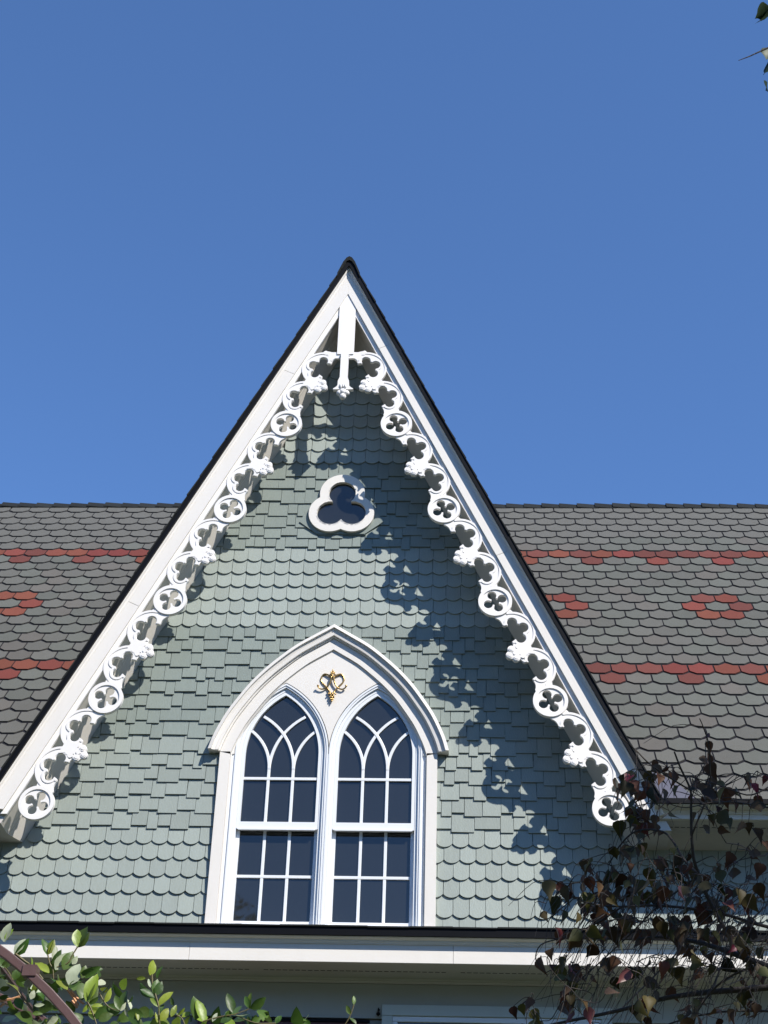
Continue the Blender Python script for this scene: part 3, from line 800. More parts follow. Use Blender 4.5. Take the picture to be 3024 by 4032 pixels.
def lancet(cx):
    u = part('lancet_sash', win, 'left lancet sash' if cx < 0 else 'right lancet sash')
    def L(X, Z, r): return sd_lancet(X, Z, r, cx)
    def fr(X, Z, a, c): return np.minimum(np.minimum(L(X, Z, LR-a), -L(X, Z, LR-c)), Z-4.40)
    bx = (cx-.43, cx+.43, 4.39, 6.67)
    # brick-mould frame, stepped back in three planes
    me = plate('outer_frame', lambda X, Z: fr(X, Z, .003, .034), bx, .010, -.002, .05, VINYL,
               ((lambda X, Z: fr(X, Z, .003, .018), -.010, -.001), (lambda X, Z: fr(X, Z, .035, .060), .018, .06)))
    obj('outer_frame', me, u)
    # upper sash: stiles and head, bottom rail
    def ups(X, Z):
        o = np.minimum(L(X, Z, LR-.061), -L(X, Z, LR-.090)); return np.minimum(np.maximum(o, np.minimum(5.338-Z, L(X, Z, LR-.061))), Z-5.272)
    obj('upper_sash', plate('upper_sash', ups, bx, .010, .022, .07, VINYL), u)
    x0, x1 = cx-.411+.092, cx+.411-.092; w = x1-x0
    def los(X, Z):
        o = np.minimum(L(X, Z, LR-.061), -L(X, Z, LR-.092))
        o = np.maximum(o, np.minimum(4.478-Z, L(X, Z, LR-.061)))
        return np.minimum(np.minimum(o, 5.30-Z), Z-4.40)
    obj('lower_sash', plate('lower_sash', los, (bx[0], bx[1], 4.39, 5.32), .010, .058, .10, VINYL), u)
    b = MB(); b.box(x0-.01, x1+.01, .012, .022, 5.262, 5.275); b.obj('check_rail_lip', VINYL, u)
    # muntins
    mw = .0130
    def mun(name, f, y0, y1, box): obj(name, plate(name, f, box, .006, y0, y1, VINYL), u)
    v1, v2 = x0+w/3, x0+2*w/3; zs = 5.83
    for q, v in enumerate((v1, v2)):
        b = MB(); b.box(v-mw, v+mw, .032, .048, 5.33, zs); b.obj('muntin', VINYL, u, bevel=.003)
        b = MB(); b.box(v-mw, v+mw, .068, .084, 4.47, 5.28); b.obj('muntin', VINYL, u, bevel=.003)
    for (za, y0, nm) in ((5.740, .030, 'muntin'), (4.867, .066, 'muntin')):
        b = MB(); b.box(x0-.004, x1+.004, y0, y0+.016, za-mw, za+mw); b.obj(nm, VINYL, u, bevel=.003)
    for (v, s, R) in ((v1, 1, .58), (v2, -1, .58), (v1, -1, .46), (v2, 1, .46)):
        path = []
        for i in range(15):
            a = i/14*1.05; X = v+s*(R-R*math.cos(a)); Z = zs+R*math.sin(a)
            inside = float(sd_lancet(np.array(X), np.array(Z), LR-.088, cx)) > -.004
            if not inside: break
            path.append((Vector((X, .038, Z)), Vector((s*math.cos(a), 0, -math.sin(a)))*-1, Vector((0, 1, 0))))
        b = MB(); b.sweep(path, [(-mw, -.007+.0015*s), (mw, -.007+.0015*s), (mw, .01), (-mw, .01)]); b.obj('arched_muntin', VINYL, u, bevel=.0025)
    # glass
    def gup(X, Z): return np.minimum(L(X, Z, LR-.085), Z-5.30)
    V, F, E = region(gup, cx-.35, cx+.35, 5.29, 6.6, .02)
    zz = np.array([.0])
    obj('pane', mesh('pane', [(x, .050+.0012*math.sin(9*x), z) for x, z in V], F, GLASS), u)
    xs2 = [x0-.006, v1, v2, x1+.006]
    for i in range(3):
        for (za, zb) in ((4.47, 4.867), (4.867, 5.28)):
            b = MB(); xa, xb = xs2[i]+.001, xs2[i+1]-.001; e = rs.uniform(-.0012, .0012); e2 = rs.uniform(-.0012, .0012)
            b.add([(xa, .082+e, za+.001), (xb, .082-e, za+.001), (xb, .082-e+e2, zb-.001), (xa, .082+e+e2, zb-.001)], [(0, 1, 2, 3)]); b.obj('pane', GLASS, u)
for cx in (-.411, .411): lancet(cx)
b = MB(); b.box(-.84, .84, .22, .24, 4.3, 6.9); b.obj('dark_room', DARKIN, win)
b = MB(); b.box(-.955, .955, -.05, .05, 4.365, 4.402); b.obj('sill', VINYL, win)

# gilded scroll on the spandrel
orn = part('gilded_scroll', win, 'gold scrollwork emblem above the lancets')
OL = [(-0.007, 6.707), (-0.041, 6.724), (-0.069, 6.732), (-0.09, 6.717), (-0.1, 6.679), (-0.086, 6.646), (-0.051, 6.606), (-0.018, 6.559), (0.001, 6.529)]
IL = [(-0.007, 6.7), (-0.014, 6.653), (-0.033, 6.612), (-0.062, 6.585), (-0.092, 6.578), (-0.117, 6.592), (-0.123, 6.605)]
for s in (-1, 1):
    for P, nm, y in ((OL, 'scroll', -.030), (IL, 'scroll', -.042)):
        C = catmull([(x if s < 0 else .006-x, z) for x, z in P], 5)
        b = MB(); n = len(C); b.tube([(p.x, y+.012*math.sin(PI*i/n), p.y) for i, p in enumerate(C)], .0085, .0065, 8)
        b.ball((C[-1].x, y, C[-1].y), .011, 8, 6); b.obj('scroll', GOLD, orn, smooth=True)
b = MB()
for dx, z, r, sx, sz in ((0, 6.758, .009, .8, 2.0), (-.012, 6.742, .008, 1, 1.6), (.013, 6.742, .008, 1, 1.6), (0, 6.73, .011, 1, 1.3), (-.017, 6.725, .007, 1.4, 1), (.018, 6.725, .007, 1.4, 1), (0, 6.70, .008, 1, 2), (-.004, 6.712, .010, 1, 1)):
    b.ball((.003+dx, -.038, z), r, 8, 6, (sx, .9, sz))
b.obj('top_leaf', GOLD, orn, smooth=True)
b = MB()
for dx, z, r, sx, sz in ((0, 6.528, .013, 1.2, 1), (-.030, 6.530, .009, 1, 1), (.030, 6.528, .009, 1, 1), (-.010, 6.512, .011, 1, 1), (.011, 6.510, .011, 1, 1), (0, 6.494, .012, 1, 1), (-.008, 6.478, .009, 1, 1.2), (.009, 6.476, .009, 1, 1.2), (.002, 6.460, .007, 1, 1.8), (-.016, 6.498, .007, 1, 1), (.018, 6.494, .007, 1, 1)):
    b.ball((.006+dx, -.036, z), r, 8, 6, (sx, .9, sz))
b.tube([(-.028, -.034, 6.565), (-.010, -.034, 6.532), (.004, -.034, 6.50)], .006); b.tube([(.034, -.034, 6.565), (.018, -.034, 6.532), (.006, -.034, 6.50)], .006)
b.obj('berry_spray', GOLD, orn, smooth=True)

# ---- trefoil window
tre = hframe('trefoil_window', 'small white trefoil window high in the gable')
tb = (-.36, .37, 8.2, 8.95)
obj('frame', plate('frame', lambda X, Z: np.minimum(sd_tref(X, Z, .208, .216), -sd_tref(X, Z, .128)), tb, .008, -.036, .10, WHITE,
    ((lambda X, Z: np.minimum(-sd_tref(X, Z, .1285), sd_tref(X, Z, .134)), -.040, -.034),)), tre)
def f_fl(X, Z):
    X = X+0*Z; Z = Z+0*X
    tri = np.minimum.reduce([Z-8.234, (.40-np.abs(X-.007))*.7-(Z-8.37)*.35, (.40-np.abs(X-.007))*.6+(Z-8.37)*.75])
    return np.minimum(np.maximum(tri, sd_tref(X, Z, .222, .228)), -sd_tref(X, Z, .17))
obj('flashing', plate('flashing', f_fl, (-.40, .42, 8.2, 8.93), .01, -.008, .03, SQ), tre)
V, F, E = region(lambda X, Z: sd_tref(X, Z, .133), *tb, .03)
obj('pane', mesh('pane', [(x, -.004, z) for x, z in V], F, GLASS), tre)
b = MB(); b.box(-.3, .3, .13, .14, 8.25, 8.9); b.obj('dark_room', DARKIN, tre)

# ------------------------------------------------------------------ leaves
def leaf_mesh(name, kind, m, L, W, fold=.25, curl=.2, seed=0):
    r = random.Random(seed); n = 7; V = []; F = []
    for i in range(n+1):
        t = i/n
        if kind == 'delta':     # broad base, long drawn-out tip
            w = W*(math.sin(PI*min(1, t*1.9+.06)**.75)*.5+.5*(1-t)) if t < .5 else W*.62*((1-t)/.5)**1.35
            w = W*[.30, .86, 1.0, .84, .55, .30, .13, .0][i]
        else:
            w = W*[.10, .62, .92, 1.0, .95, .78, .46, .0][i]
        w *= r.uniform(.93, 1.05); z = -curl*L*t*t
        c = (0, t*L, z); up = fold*w
        V += [(-w/2, t*L-r.uniform(0, .03)*L, z+up/2+r.uniform(-.02, .02)*L), c, (w/2, t*L-r.uniform(0, .03)*L, z+up/2+r.uniform(-.02, .02)*L)]
    for i in range(n):
        a = 3*i; F += [(a, a+1, a+4, a+3), (a+1, a+2, a+5, a+4)]
    return mesh(name, V, F, m, smooth=True)

def orient(direction, roll):
    y = Vector(direction).normalized(); x = y.cross(Vector((0, 0, 1)))
    if x.length < 1e-3: x = Vector((1, 0, 0))
    x.normalize(); z = x.cross(y); M = Matrix((x, y, z)).transposed().to_4x4()
    return M @ Matrix.Rotation(roll, 4, 'Y')

# ---- purple-leaved tree whose boughs hang into the lower right
tree = thing('birch_tree', 'purple-leaved birch tree whose boughs reach in at the right edge', 'tree', (4.3, -8.6, -1.6))
TL = Vector((4.3, -8.6, -1.6))
def tpart(name, mb, m, **k):
    mb.V = [tuple(Vector(v)-TL) for v in mb.V]; return mb.obj(name, m, tree, **k)
b = MB(); b.tube([(4.3, -8.6, -1.6), (4.28, -8.62, 0), (4.2, -8.55, 1.6), (4.25, -8.7, 3.2), (4.1, -8.9, 5.0), (4.0, -9.0, 7.0)], .16, .04, 12)
tpart('trunk', b, BARK, smooth=True)
tr = random.Random(11)
def trace(pts, Y0, Y1):
    n = len(pts); return [at(x, y, Y0+(Y1-Y0)*i/(n-1)) for i, (x, y) in enumerate(pts)]
def smoothp(P, k=4):
    out = []
    for i in range(len(P)-1):
        a = P[i-1] if i else P[0]*2-P[1]; b_ = P[i]; c = P[i+1]; d = P[i+2] if i+2 < len(P) else c*2-b_
        for q in range(k):
            t = q/k; out.append(0.5*((2*b_)+(-a+c)*t+(2*a-5*b_+4*c-d)*t*t+(-a+3*b_-3*c+d)*t**3))
    out.append(P[-1]); return out
# boughs traced where the photograph shows them: (pixel path, depth at start and end, radii)
BR = [
    ([(3300, 3850), (3024, 3888), (2802, 3906), (2617, 3931), (2432, 3980), (2185, 4032), (2080, 4060)], -8.2, -7.7, .011, .003, 'd'),
    ([(3320, 3920), (3024, 3807), (2864, 3746), (2741, 3709), (2600, 3690), (2490, 3700)], -8.3, -8.0, .012, .003, 'd'),
    ([(2970, 3820), (2880, 3700), (2800, 3560), (2754, 3448), (2732, 3383), (2723, 3287), (2721, 3190), (2719, 3112), (2680, 3025), (2655, 2960)], -8.2, -8.5, .0065, .0025, 'd'),
    ([(2745, 3440), (2690, 3380), (2636, 3294), (2580, 3268), (2500, 3275), (2440, 3330), (2400, 3400)], -8.45, -8.2, .004, .002, 'd'),
    ([(2723, 3290), (2790, 3120), (2795, 3020), (2790, 2930), (2768, 2860), (2755, 2830)], -8.4, -8.7, .003, .0015, 'd'),
    ([(2719, 3112), (2650, 3070), (2560, 3010), (2500, 2950), (2440, 2900)], -8.4, -8.6, .0028, .0015, 'd'),
    ([(3300, 3700), (3024, 3650), (2850, 3600), (2700, 3575), (2560, 3565), (2450, 3570), (2330, 3560), (2250, 3530)], -8.0, -8.4, .006, .002, 'd'),
    ([(2450, 3570), (2340, 3640), (2220, 3690), (2130, 3720), (2110, 3780), (2150, 3830)], -8.3, -8.0, .003, .0015, 'd'),
    ([(3250, 3560), (3024, 3530), (2900, 3560), (2800, 3640), (2700, 3720), (2560, 3860), (2430, 3990), (2370, 4060)], -7.9, -7.6, .004, .002, 'p'),
    ([(3200, 3380), (3024, 3560), (2900, 3680), (2830, 3830), (2790, 3960), (2780, 4060)], -7.9, -7.8, .003, .0015, 'p'),
    ([(3150, 3250), (3010, 3370), (2920, 3330), (2860, 3320)], -8.1, -8.1, .0025, .0012, 'p'),
    ([(3024, 3180), (2900, 3160), (2800, 3160), (2700, 3180), (2620, 3160)], -8.4, -8.5, .0025, .0012, 'd'),
    ([(3060, 3080), (2960, 3130), (2880, 3110), (2800, 3080), (2720, 3060)], -8.6, -8.6, .0025, .0012, 'd'),
    ([(2754, 3448), (2600, 3560), (2480, 3680), (2350, 3800), (2240, 3900), (2180, 4000)], -8.2, -8.0, .003, .0014, 'd'),
    ([(3000, 3790), (2850, 3860), (2760, 3960), (2720, 4060)], -8.2, -8.0, .004, .002, 'd'),
    ([(3200, 3990), (2950, 3980), (2800, 3990), (2640, 4030), (2560, 4080)], -7.9, -7.8, .004, .002, 'd'),
]
nodes = []
for pts, Y0, Y1, r0, r1, c in BR:
    P = smoothp(trace(pts, Y0, Y1)); b = MB(); b.tube(P, r0, r1, 6); tpart('branch', b, BARK if c == 'd' else TWIG, smooth=True); nodes += P
# limb that carries the boughs
b = MB()
for st in (BR[0], BR[1], BR[6], BR[8]):
    e = at(*st[0][0], st[1]); b.tube(smoothp([Vector((4.2, -8.55, 1.3+st[4]*10)), Vector((3.6, -8.4, (1.3+e.z)/2+.2)), e]), .035, st[3], 8)
tpart('limb', b, BARK, smooth=True)
# leaf clusters: (x, y, spread x, spread y, count)
CL = [(2460, 3480, 130, 75, 26), (2640, 3500, 110, 80, 24), (2330, 3560, 90, 60, 14), (2200, 3500, 60, 50, 5), (2560, 3130, 70, 90, 16), (2450, 3060, 50, 40, 6),
      (2600, 3020, 60, 40, 5), (2760, 3100, 90, 60, 12), (2860, 3120, 90, 50, 10), (2960, 3100, 60, 60, 7), (2790, 2930, 60, 60, 4), (2500, 3190, 60, 50, 8), (2840, 3210, 70, 40, 6),
      (2540, 3260, 60, 50, 6), (2480, 3330, 80, 50, 7), (2700, 3400, 80, 60, 9), (2860, 3400, 80, 60, 7), (2960, 3330, 60, 90, 5), (2920, 3490, 80, 60, 8), (2800, 3540, 80, 50, 8),
      (2250, 3660, 90, 50, 8), (2440, 3640, 100, 50, 14), (2620, 3650, 110, 50, 14), (2800, 3680, 110, 50, 12), (2960, 3680, 80, 60, 10), (2210, 3800, 70, 60, 8), (2040, 3960, 50, 50, 4),
      (2390, 3800, 90, 60, 9), (2560, 3800, 90, 60, 8), (2740, 3790, 100, 60, 8), (2930, 3780, 80, 60, 9), (2250, 3930, 80, 70, 8), (2500, 3950, 100, 60, 7), (2720, 3980, 100, 50, 8), (2940, 3960, 90, 60, 10), (2110, 4010, 40, 20, 2), (2320, 3420, 60, 50, 5)]
LM = []
for i in range(5):
    LM.append((leaf_mesh('leaf', 'delta', LEAF_P, .062, .044, .5, .25, i), leaf_mesh('leaf', 'delta', LEAF_G, .062, .047, .45, .3, i+9), leaf_mesh('leaf', 'delta', LEAF_R, .058, .036, .6, .35, i+20)))
tw = MB(); cnt = 0; lp = []; used = {}
for cx_, cy_, sx, sy, n in CL:
    for i in range(int(n*1.4)):
        x = tr.gauss(cx_, sx*.6); y = tr.gauss(cy_, sy*.6)
        lp.append(at(x, y, -8.2+tr.gauss(0, .22)))
XV = []; XF = []
for p in lp: p.freeze()
front = set(sorted([p for p in lp if inframe(p)], key=lambda p: (p-CAM).length)[:285])
lp.sort(key=lambda p: min((p-q).length for q in nodes[::3]))
for p in lp:
    q = min(nodes, key=lambda q_: (p-q_).length+(.03 if q_.z < p.z else 0)+.035*used.get(tuple(q_), 0)); d = (p-q).length
    used[tuple(q)] = used.get(tuple(q), 0)+1
    mid = (p+q)/2+Vector((tr.gauss(0, .03), tr.gauss(0, .03), .035+tr.gauss(0, .02)))*min(1.3, d*5)
    P = smoothp([q, mid, p], 3); tw.tube(P, .0016, .0008, 4, cap=False)
    if d > .05: nodes += P[2:]
    dirn = Vector((tr.gauss(0, .45), tr.gauss(0, .45), -1+tr.gauss(0, .35)))
    pick = tr.random(); k = 0 if pick < .48 else (1 if pick < .90 else 2)
    s = tr.uniform(.55, 1.08)
    M = Matrix.Translation(p-TL) @ orient(dirn, tr.uniform(-PI, PI)) @ Matrix.Scale(s, 4)
    me = LM[tr.randrange(5)][k]
    if p in front: obj('leaf', me, tree, M=M)
    else:
        n = len(XV); XV += [M @ v.co for v in me.vertices]; XF += [tuple(a+n for a in f.vertices) for f in me.polygons]
    cnt += 1
    if cnt < 300 and tr.random() < 0: pass
obj('small_leaves', mesh('small_leaves', XV, XF, LEAF_P, True), tree, kind='stuff')
# fine hanging twigs
for i in range(130):
    q = nodes[tr.randrange(len(nodes))]; d = Vector((-.35+tr.gauss(0, .35), tr.gauss(0, .3), -.75+tr.gauss(0, .35))).normalized(); l = tr.uniform(.05, .2)
    tw.tube(smoothp([q, q+d*l*.5+Vector((tr.gauss(0, .012), 0, .015)), q+d*l+Vector((tr.gauss(0, .02), 0, -.03))], 3), .0013, .0006, 4, cap=False)
tpart('twig', tw, BARK, kind='stuff')
pt = MB()
ft = MB()
for i in range(210):
    q = at(tr.uniform(2150, 3060), tr.uniform(3560, 3960), -8.1+tr.gauss(0, .2)); d = Vector((-.42+tr.gauss(0, .16), tr.gauss(0, .2), -.85+tr.gauss(0, .1))).normalized(); l = tr.uniform(.08, .30)
    ft.tube(smoothp([q-d*l*.5, q+Vector((tr.gauss(0, .006), 0, .006)), q+d*l*.5], 3), .0011, .0005, 4, cap=False)
tpart('hanging_twig', ft, BARK, kind='stuff')
for i in range(45):
    q = at(tr.uniform(2650, 3024), tr.uniform(3480, 4032), -7.9+tr.gauss(0, .15)); d = Vector((-.7+tr.gauss(0, .3), tr.gauss(0, .3), -.6+tr.gauss(0, .4))).normalized(); l = tr.uniform(.08, .28)
    pt.tube(smoothp([q-d*l*.5, q+Vector((0, 0, .015)), q+d*l*.5], 3), .0016, .0008, 4, cap=False)
tpart('pale_twig', pt, TWIG, kind='stuff')
# crown beyond the frame
V = []; F = []; base = [LM[0][0], LM[1][1]]
lv = [v.co.copy() for v in base[0].vertices]; lf = [tuple(p.vertices) for p in base[0].polygons]
clumps = [Vector((4.75+tr.gauss(0, .6), -9.0+tr.gauss(0, .7), tr.uniform(1.6, 7.4))) for _ in range(105)]
for _ in range(36):  # extra unseen clumps added sunward to shade the hanging leaves
    q = tr.uniform(1.4, 5.0); clumps.append(Vector((1.95+tr.gauss(0, .42), -8.2+tr.gauss(0, .35), 1.9+tr.gauss(0, .35)))+SUN*q)
tot = 0
for c in clumps:
    for i in range(70):
        p = c+Vector((tr.gauss(0, .22), tr.gauss(0, .22), tr.gauss(0, .2)))
        if inframe(p, 60): continue
        M = Matrix.Translation(p-TL) @ orient((tr.gauss(0, .5), tr.gauss(0, .5), -1), tr.uniform(-PI, PI)) @ Matrix.Scale(tr.uniform(.9, 1.5), 4)
        n = len(V); V += [M @ v for v in lv]; F += [tuple(a+n for a in q) for q in lf]
obj('crown', mesh('crown', V, F, LEAF_G, True), tree, kind='stuff')
b = MB()
for c in clumps[:60]:
    z = max(.8, min(6.8, c.z-.7)); a = Vector((4.2, -8.7, z))
    if not inframe(c, 60): b.tube(smoothp([a, (a+c)/2+Vector((0, 0, .1)), c]), .02, .004, 5)
tpart('crown_branch', b, BARK, kind='stuff')
# the few tips that dip into the top right corner
LEAF_T = mat('dark_green_leaf', (0.022, 0.038, 0.014), 0.5, var=0.3, nscale=25, namt=0.3, spec=0.2, trans=0.1)
TIPL = [leaf_mesh('leaf', 'delta', LEAF_T, .075, .060, .4, .25, 40+i) for i in range(5)]
def tip(x, y, Y, d, roll, s, k): 
    p = at(x, y, Y); obj('leaf', TIPL[k], tree, M=Matrix.Translation(p-TL) @ orient(d, roll) @ Matrix.Scale(s, 4))
tip(3030, 35, -8.6, (-.8, 0, -.55), .5, 1.3, 0); tip(3020, 45, -8.6, (-.5, .2, -1), 2.2, 1.1, 1); tip(3035, 190, -8.6, (-.4, .1, -.9), 1.0, 1.1, 2)
tip(3030, 240, -8.6, (-.2, .1, -1), 1.9, 1.2, 3); tip(3022, 325, -8.6, (-.25, 0, -1), .3, .8, 4); tip(2985, -12, -8.6, (.9, 0, -.1), .8, 1.1, 2)
b = MB(); b.tube([at(2908, 238, -8.6), at(2950, 222, -8.6), at(3024, 188, -8.6), at(3120, 150, -8.6), Vector((4.05, -8.9, 6.2))], .0014, .006, 5)
b.tube([at(3020, 20, -8.6), at(3060, 120, -8.6), at(3090, 260, -8.6), at(3030, 330, -8.6)], .002, .0012, 5)
tpart('branch', b, BARK)

# ---- arbour hoop and climbing vine, lower left
arb = thing('garden_arbour', 'brown metal arbour hoop curving down in the lower left corner', 'arbour', (-.225, -9.8, -1.6))
AC = Vector((-.225, .264))
def hoop(Y, r):
    P = [(AC.x-r, Y, -1.6), (AC.x-r, Y, AC.y-.4)]+[(AC.x-r*math.cos(a), Y, AC.y+r*math.sin(a)) for a in np.linspace(0, PI, 49)]+[(AC.x+r, Y, AC.y-.4), (AC.x+r, Y, -1.6)]
    P = [Vector(p) for p in P]; fr_ = []
    for i, p in enumerate(P):
        t = (P[min(i+1, len(P)-1)]-P[max(i-1, 0)]).normalized(); fr_.append((p, Vector((t.z, 0, -t.x)), Vector((0, 1, 0))))
    b = MB(); b.sweep(fr_, [(-.009, -.012), (.009, -.012), (.009, .012), (-.009, .012)])
    return b
def apart(name, b, m, **k):
    b.V = [tuple(Vector(v)-Vector((-.225, -9.8, -1.6))) for v in b.V]; return b.obj(name, m, arb, **k)
apart('hoop', hoop(-9.8, .905), ARB, bevel=.002); apart('hoop', hoop(-9.2, .905), ARB, bevel=.002);
for a in np.linspace(.1, PI-.1, 13):
    b = MB(); x = AC.x-.905*math.cos(a); z = AC.y+.905*math.sin(a); b.tube([(x, -9.79, z), (x, -9.21, z)], .005, .005, 6); apart('rung', b, ARB)
b = MB(); p = at(122, 3826, -9.8); b.box(p.x-.014, p.x+.014, -9.815, -9.785, p.z-.012, p.z+.010); apart('joint_collar', b, ARB)

vine = thing('climbing_vine', 'green climbing vine with pale leaf undersides over the brown arbour', 'vine', (-.3, -9.6, -1.6))
VL = Vector((-.3, -9.6, -1.6)); vr = random.Random(5)
def vpart(name, mb, m, **k):
    mb.V = [tuple(Vector(v)-VL) for v in mb.V]; return mb.obj(name, m, vine, **k)
VM = [[leaf_mesh('leaf', 'oval', mm, .055, .024, .4, .18, s*7+q) for q in range(3)] for s, mm in enumerate((VINE_D, VINE_L, VINE_W))]
VW = [leaf_mesh('leaf', 'oval', mm, .055, .034, .28, .15, 60+q) for q, mm in enumerate((VINE_D, VINE_L, VINE_W))]
def vleaf(bx, by, tx, ty, k=0, wide=False, Y=-9.75, dY=0.0, roll=None):
    "a leaf from its base pixel to its tip pixel, at depth Y"
    p = at(bx, by, Y); q = at(tx, ty, Y+dY); d = q-p; L = max(d.length, .02)
    me = VW[k] if wide else VM[k][vr.randrange(3)]
    y = d.normalized(); view = (p-CAM).normalized(); x = y.cross(-view).normalized(); z = x.cross(y)
    M = Matrix((x, y, z)).transposed().to_4x4() @ Matrix.Rotation(roll if roll is not None else vr.gauss(0, .55), 4, 'Y')
    obj('leaf', me, vine, M=Matrix.Translation(p-VL) @ M @ Matrix.Scale(L/.055, 4))
c = lambda x, y: (x/3.318, 3600+y/3.318)
def vl(bx, by, tx, ty, *a, **k): vleaf(*c(bx, by), *c(tx, ty), *a, **k)
# prominent leaves, corner crop
vl(60, 360, 115, 95, 2, True); vl(70, 350, 160, 170, 1); vl(190, 530, 405, 330, 0, True); vl(190, 520, 330, 300, 2); vl(620, 530, 565, 295, 0); vl(625, 530, 680, 300, 0); vl(630, 520, 730, 330, 1)
vl(1010, 420, 1010, 180, 1, True); vl(1015, 430, 1120, 135, 0, True); vl(1025, 430, 1195, 245, 0); vl(680, 640, 820, 460, 0); vl(690, 600, 745, 405, 2)
vl(720, 720, 900, 500, 2, True, roll=.2); vl(830, 720, 960, 470, 0, True); vl(900, 920, 1040, 630, 2, True, roll=-.2); vl(940, 650, 1010, 560, 2, True); vl(640, 760, 455, 605, 1); vl(880, 985, 740, 840, 1, True)
vl(900, 960, 1070, 840, 0); vl(170, 860, 270, 690, 0, True); vl(400, 700, 430, 545, 1); vl(20, 690, 160, 610, 0, True); vl(60, 700, 0, 560, 0, True); vl(1040, 800, 1330, 700, 0); vl(1070, 830, 1130, 660, 0, True)
vl(1130, 1140, 1260, 745, 1); vl(1180, 1150, 1290, 880, 0); vl(1140, 1130, 1095, 990, 1); vl(1160, 1170, 1300, 1090, 0); vl(1300, 1030, 1450, 940, 0); vl(1365, 1150, 1470, 960, 1); vl(1570, 1250, 1500, 1040, 0); vl(1570, 1260, 1650, 1160, 2)
vl(1240, 1350, 1450, 1200, 0, True); vl(1200, 1200, 1350, 1180, 1); vl(1290, 1390, 1480, 1290, 0, True); vl(1150, 1290, 1245, 1270, 1); vl(1080, 1280, 1160, 1175, 1); vl(770, 1240, 890, 1290, 1, True); vl(610, 1420, 770, 1340, 2, True); vl(30, 1400, 210, 1330, 2, True)
vl(400, 1110, 440, 1010, 2, True); vl(450, 1190, 550, 1180, 2); vl(230, 1000, 90, 860, 1, True); vl(0, 980, 130, 960, 0, True); vl(200, 1100, 300, 1240, 0, True); vl(100, 1060, 0, 1100, 0, True); vl(270, 1280, 400, 1350, 0, True); vl(420, 1300, 560, 1290, 0)
# shoots, second crop
e = lambda x, y: (500+x/2.765, 3700+y/2.765)
def v2(bx, by, tx, ty, *a, **k): vleaf(*e(bx, by), *e(tx, ty), *a, **k)
v2(250, 385, 300, 215, 1, True); v2(330, 420, 375, 270, 0); v2(200, 420, 100, 420, 1); v2(255, 520, 240, 440, 2); v2(300, 600, 340, 420, 0, True); v2(310, 600, 390, 450, 0, True); v2(345, 715, 495, 545, 1); v2(345, 730, 250, 610, 1)
v2(340, 790, 400, 705, 0); v2(250, 850, 280, 730, 0, True); v2(330, 900, 320, 780, 1); v2(370, 880, 455, 740, 1, True); v2(480, 840, 540, 700, 1); v2(510, 720, 480, 640, 0); v2(550, 820, 640, 745, 1); v2(600, 840, 700, 780, 1, True); v2(690, 900, 690, 790, 0)
v2(740, 870, 750, 600, 0, True); v2(830, 890, 770, 620, 1); v2(1150, 790, 1095, 560, 0); v2(1340, 750, 1330, 560, 1); v2(1330, 740, 1280, 600, 0); v2(1345, 745, 1525, 640, 0, True); v2(1180, 820, 1320, 835, 0); v2(1070, 840, 1150, 765, 0, True); v2(1020, 900, 1150, 830, 0, True)
v2(930, 890, 985, 790, 2); v2(1360, 900, 1465, 850, 0, True); v2(1620, 910, 1659, 850, 0, True); v2(10, 790, 190, 830, 0, True); v2(40, 760, 20, 640, 2); v2(5, 700, 70, 620, 0, True); v2(120, 880, 110, 800, 1)
m_ = lambda x, y: (1200+x/1.659, 3600+y/1.659)
vleaf(*m_(300, 655), *m_(268, 590), 0, Y=-9.7); vleaf(*m_(320, 590), *m_(322, 552), 0, Y=-9.7); vleaf(*m_(335, 717), *m_(305, 680), 0, Y=-9.7)
# stems
st = MB()
def sv(fn, pts, r=.0016, Y=-9.75): st.tube(smoothp([at(*fn(x, y), Y) for x, y in pts]), r, r*.6, 5)
sv(c, [(200, 520), (330, 620), (430, 690), (560, 850)], .003); sv(c, [(1010, 430), (960, 510), (880, 640), (700, 700)]); sv(c, [(625, 530), (650, 640), (690, 720), (700, 850)]); sv(c, [(170, 860), (110, 750), (60, 690)])
sv(c, [(1300, 1030), (1365, 1150), (1450, 1230), (1570, 1260)]); sv(c, [(230, 1000), (300, 1120), (340, 1160)]); sv(c, [(1140, 1140), (1200, 1260), (1260, 1433)], .002)
sv(e, [(270, 380), (280, 500), (310, 600), (345, 730), (350, 830), (360, 960)], .002); sv(e, [(830, 890), (930, 860), (1060, 830), (1180, 810), (1340, 750)]); sv(e, [(1620, 910), (1400, 905), (1180, 820)]); sv(e, [(540, 820), (600, 860), (640, 960)])
sv(m_, [(322, 590), (300, 655), (270, 710), (230, 760)], .0012, -9.7)
vpart('stem', st, VSTEM, kind='stuff')
ts_ = MB()
for P in ([(0, 1130), (150, 1110), (260, 1075)], [(0, 1210), (60, 1160)], [(880, 975), (960, 1090), (1020, 1190)], [(930, 1000), (1010, 1100), (1095, 1170)], [(940, 1130), (1010, 1220)]):
    ts_.tube([at(*c(x, y), -9.72) for x, y in P], .003, .0025, 5)
vpart('dry_stem', ts_, TAN)
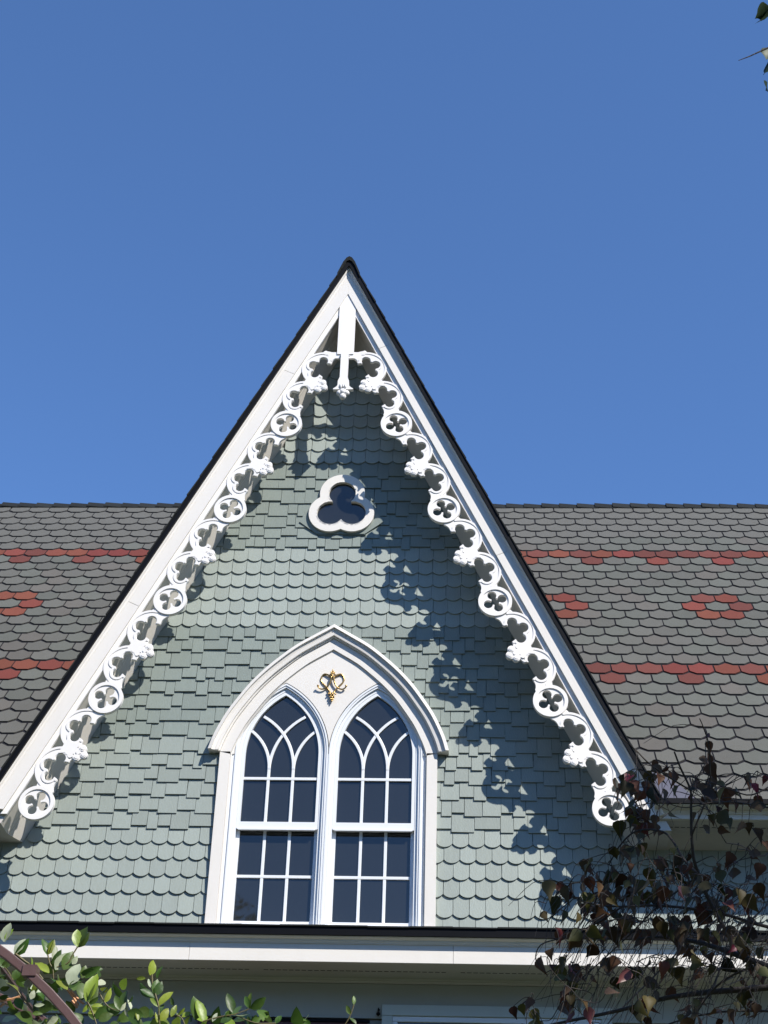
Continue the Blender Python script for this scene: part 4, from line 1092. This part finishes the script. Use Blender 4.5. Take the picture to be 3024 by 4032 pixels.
# darker mass of leaves behind the hoop
for i in range(95):
    x = vr.uniform(-60, 560); y = vr.uniform(3790, 4100)
    if y < 3800+.0*x or y < 3740+(x-0)*.42 and vr.random() < .55: y = 3880+vr.uniform(0, 180)
    a = vr.uniform(0, 2*PI); l = vr.uniform(35, 72)
    vleaf(x, y, x+l*math.cos(a), y+l*math.sin(a), 0 if vr.random() < .72 else vr.choice([1, 2]), vr.random() < .25, Y=-9.5+vr.uniform(-.12, .3), dY=vr.gauss(0, .03), roll=vr.uniform(-1.4, 1.4))
for i in range(45):
    x = vr.uniform(560, 1250); y = vr.uniform(3990+(abs(x-800)*.05), 4090)
    a = vr.uniform(-PI, 0); l = vr.uniform(30, 70)
    vleaf(x, y, x+l*math.cos(a), y+l*math.sin(a)*.8, 0 if vr.random() < .7 else 1, vr.random() < .4, Y=-9.5+vr.uniform(-.1, .2), dY=vr.gauss(0, .03), roll=vr.uniform(-1.2, 1.2))
# mass that carries it down to the ground
V = []; F = []; lv = [v.co.copy() for v in VM[0][0].vertices]; lf = [tuple(p.vertices) for p in VM[0][0].polygons]
for i in range(3500):
    a = vr.uniform(0, PI); r = .905+vr.gauss(0, .12); 
    if vr.random() < .5: p = Vector((AC.x-r*math.cos(a), -9.5+vr.uniform(-.3, .35), AC.y+r*math.sin(a)))
    else: p = Vector((AC.x+(r if vr.random() < .5 else -r), -9.5+vr.uniform(-.35, .4), vr.uniform(-1.6, .4)))
    if inframe(p, 25): continue
    M = Matrix.Translation(p-VL) @ orient((vr.gauss(0, 1), vr.gauss(0, 1), vr.gauss(0, 1)), vr.uniform(-PI, PI)) @ Matrix.Scale(vr.uniform(.8, 1.3), 4)
    n = len(V); V += [M @ v for v in lv]; F += [tuple(q_+n for q_ in q) for q in lf]
obj('foliage', mesh('foliage', V, F, VINE_D, True), vine, kind='stuff')

# ---- reflected garden tree, and an unseen belt added to block low sky light
def far_tree(x, y, H, R, label, seed):
    r = random.Random(seed); t = thing('garden_tree', label, 'tree', (x, y, -1.6), 'trees across the garden')
    b = MB(); b.tube([(0, 0, 0), (.1, 0, H*.4), (0, .1, H*.8)], .35, .08, 8); b.obj('trunk', BARK, t, smooth=True)
    V = []; F = []
    for i in range(4200 if seed > 1 else 26000):
        u = r.gauss(0, 1); v = r.gauss(0, 1); w = r.gauss(0, 1); l = math.sqrt(u*u+v*v+w*w) or 1; q = r.random()**.33
        hh = (H-1.5)/2; p = Vector((u/l*R*q, v/l*R*q, H-hh+w/l*hh*q)); 
        if noise.noise(p*0.9+Vector((seed, 0, 0))) < -.08: continue
        s = .42 if seed > 1 else .13; d = Vector((r.gauss(0, 1), r.gauss(0, 1), r.gauss(0, 1))).normalized(); e_ = d.orthogonal().normalized(); f_ = d.cross(e_)
        n = len(V); V += [p-e_*s, p+f_*s*.5, p+e_*s, p-f_*s*.5]; F.append((n, n+1, n+2, n+3))
    obj('crown', mesh('crown', V, F, FOL), t)
far_tree(-7.9, -40, 22.3, 3.5, 'tall green tree across the lawn opposite the house', 1)
k = 2  # belt trees added out of view to cut sky fill on the house
for x, y, H, R in ((-13.5, -42, 17.0, 4.6), (0, -44, 16.6, 4.6), (7, -40, 16.0, 4.4), (14, -43, 17.4, 5.0), (21, -33, 21, 5.4), (28, -26, 22, 5.6), (32, -17, 24, 5.8), (33, -7, 24, 5.8),
                   (-20, -34, 20, 5.0), (-24, -25, 23, 5.8), (-27, -16, 24, 5.8), (-28, -7, 24, 5.8), (-9, -52, 19, 5.0), (4, -54, 19, 5.5), (17, -53, 20, 5.5), (-24, -50, 20, 5.5)):
    far_tree(x, y, H, R, 'unseen broad green tree added round the lawn to block sky light', k); k += 1
